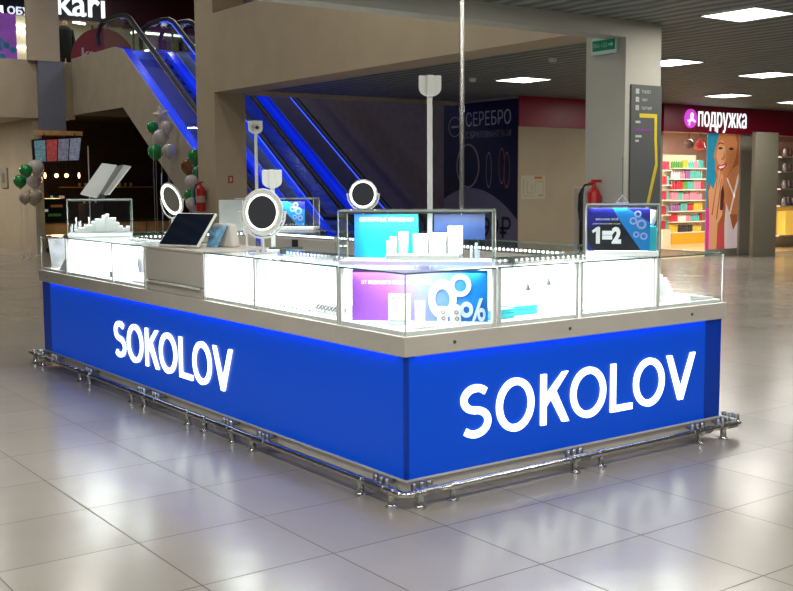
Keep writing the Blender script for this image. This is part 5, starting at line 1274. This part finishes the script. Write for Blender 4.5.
for k, (x, y) in enumerate(((17.9, 15.5), (18.6, 17.2), (20.5, 16), (22.5, 16), (22.5, 18.2))):
    t = thing('shop_lamp', (x, y, 2.94), 'square white lamp in the ceiling of the pink shop', 'ceiling lamp', 'ceiling lamps of the pink shop')
    obj('frame', MB().box(x-.32, x+.32, y-.32, y+.32, 2.935, 2.949), WHITEP, t); obj('diffuser', MB().box(x-.29, x+.29, y-.29, y+.29, 2.925, 2.9345), LAMP, t)
    area_light('shop_light', (x, y, 2.91), .6, 75, (1., .93, .80))
# right end window display with golden boxes
t = thing('window_display', (22.0, 15.2, 0), 'shop window stand with round jars at the right edge of the photo', 'display stand')
xe = ony(779, 200, 15.0).x
obj('back_panel', MB().box(xe-.1, xe+2.2, 15.3, 15.33, 0, 2.5), mat('shelf_white', (.8, .76, .66), .4), t)
for z in (.30, 1.0, 1.4, 1.8, 2.15): obj('shelf_board', MB().box(xe+.05, xe+1.6, 15.0, 15.3, z-.03, z), mat('shelf_white', (.8, .76, .66), .4), t)
GOLD = mat('gold_lit_box', (.85, .55, .10), .3, emit=(.9, .5, .08), estr=.7)
P_ = ony(789, 220, 15.0)
t = thing('golden_box', (P_.x+.3, 15.15, .30), 'glowing golden box on the lowest board at the right edge', 'box')
obj('body', MB().box(P_.x-.10, P_.x+.7, 15.03, 15.25, .301, .86), GOLD, t, .02)
for k in range(10):
    z = (1.0, 1.4, 1.8, 2.15)[k % 4]; x = P_.x-.05+.17*(k//4)
    t = single('round_jar', MB().lathe([(.001, 0), (.05, 0), (.075, .04), (.075, .12), (.05, .17), (.055, .19), (.001, .19)], (0, 0, 0), 14), mat('jar_metal', (.42, .36, .38), .25, .5), (0, 0, 0), 'round metallic jar on the boards at the right edge above the golden box', 'jar', 'round jars at the right edge')
    t.location = (x, 15.12, z+.001)

# ================================================================== MORE LIGHT, PARTLY ADDED
for (x, y) in ((4, 12), (4, 17), (4, 22), (7, 20), (11, 23.5), (6.5, 10), (6, 23.6)):  # the last is an added lamp that brightens the left side and cafe
    t = thing('ceiling_lamp', (x, y, 6.69), 'square lamp in the high ceiling above the opening', 'ceiling lamp', 'lamps in the high ceiling')
    obj('frame', MB().box(x-.32, x+.32, y-.32, y+.32, 6.675, 6.699), WHITEP, t); obj('diffuser', MB().box(x-.29, x+.29, y-.29, y+.29, 6.665, 6.674), LAMP, t)
    area_light('high_light', (x, y, 6.64), .6, 62 if x < 6.8 and y < 18 else 40, (1., .95, .86))
area_light('upper_shop_light', (11, 30, 6.5), 3, 120, (1., .97, .85))
area_light('upper_shop_light', (7, 30, 6.5), 2, 90, (1., .97, .9))
wd = bpy.data.worlds.new('world'); scene.world = wd; wd.use_nodes = True
wd.node_tree.nodes['Background'].inputs[0].default_value = (.9, .92, 1., 1); wd.node_tree.nodes['Background'].inputs[1].default_value = .05

vs_ = scene.view_settings
vs_.view_transform = 'Standard'; vs_.look = 'None'; vs_.gamma = 1.; vs_.exposure = 0.; vs_.use_curve_mapping = False
scene.cycles.transparent_max_bounces = 24; scene.cycles.max_bounces = 8; scene.cycles.glossy_bounces = 4; scene.cycles.diffuse_bounces = 3
scene.cycles.sample_clamp_indirect = 4.; scene.cycles.caustics_reflective = False; scene.cycles.caustics_refractive = False
bpy.context.view_layer.update()
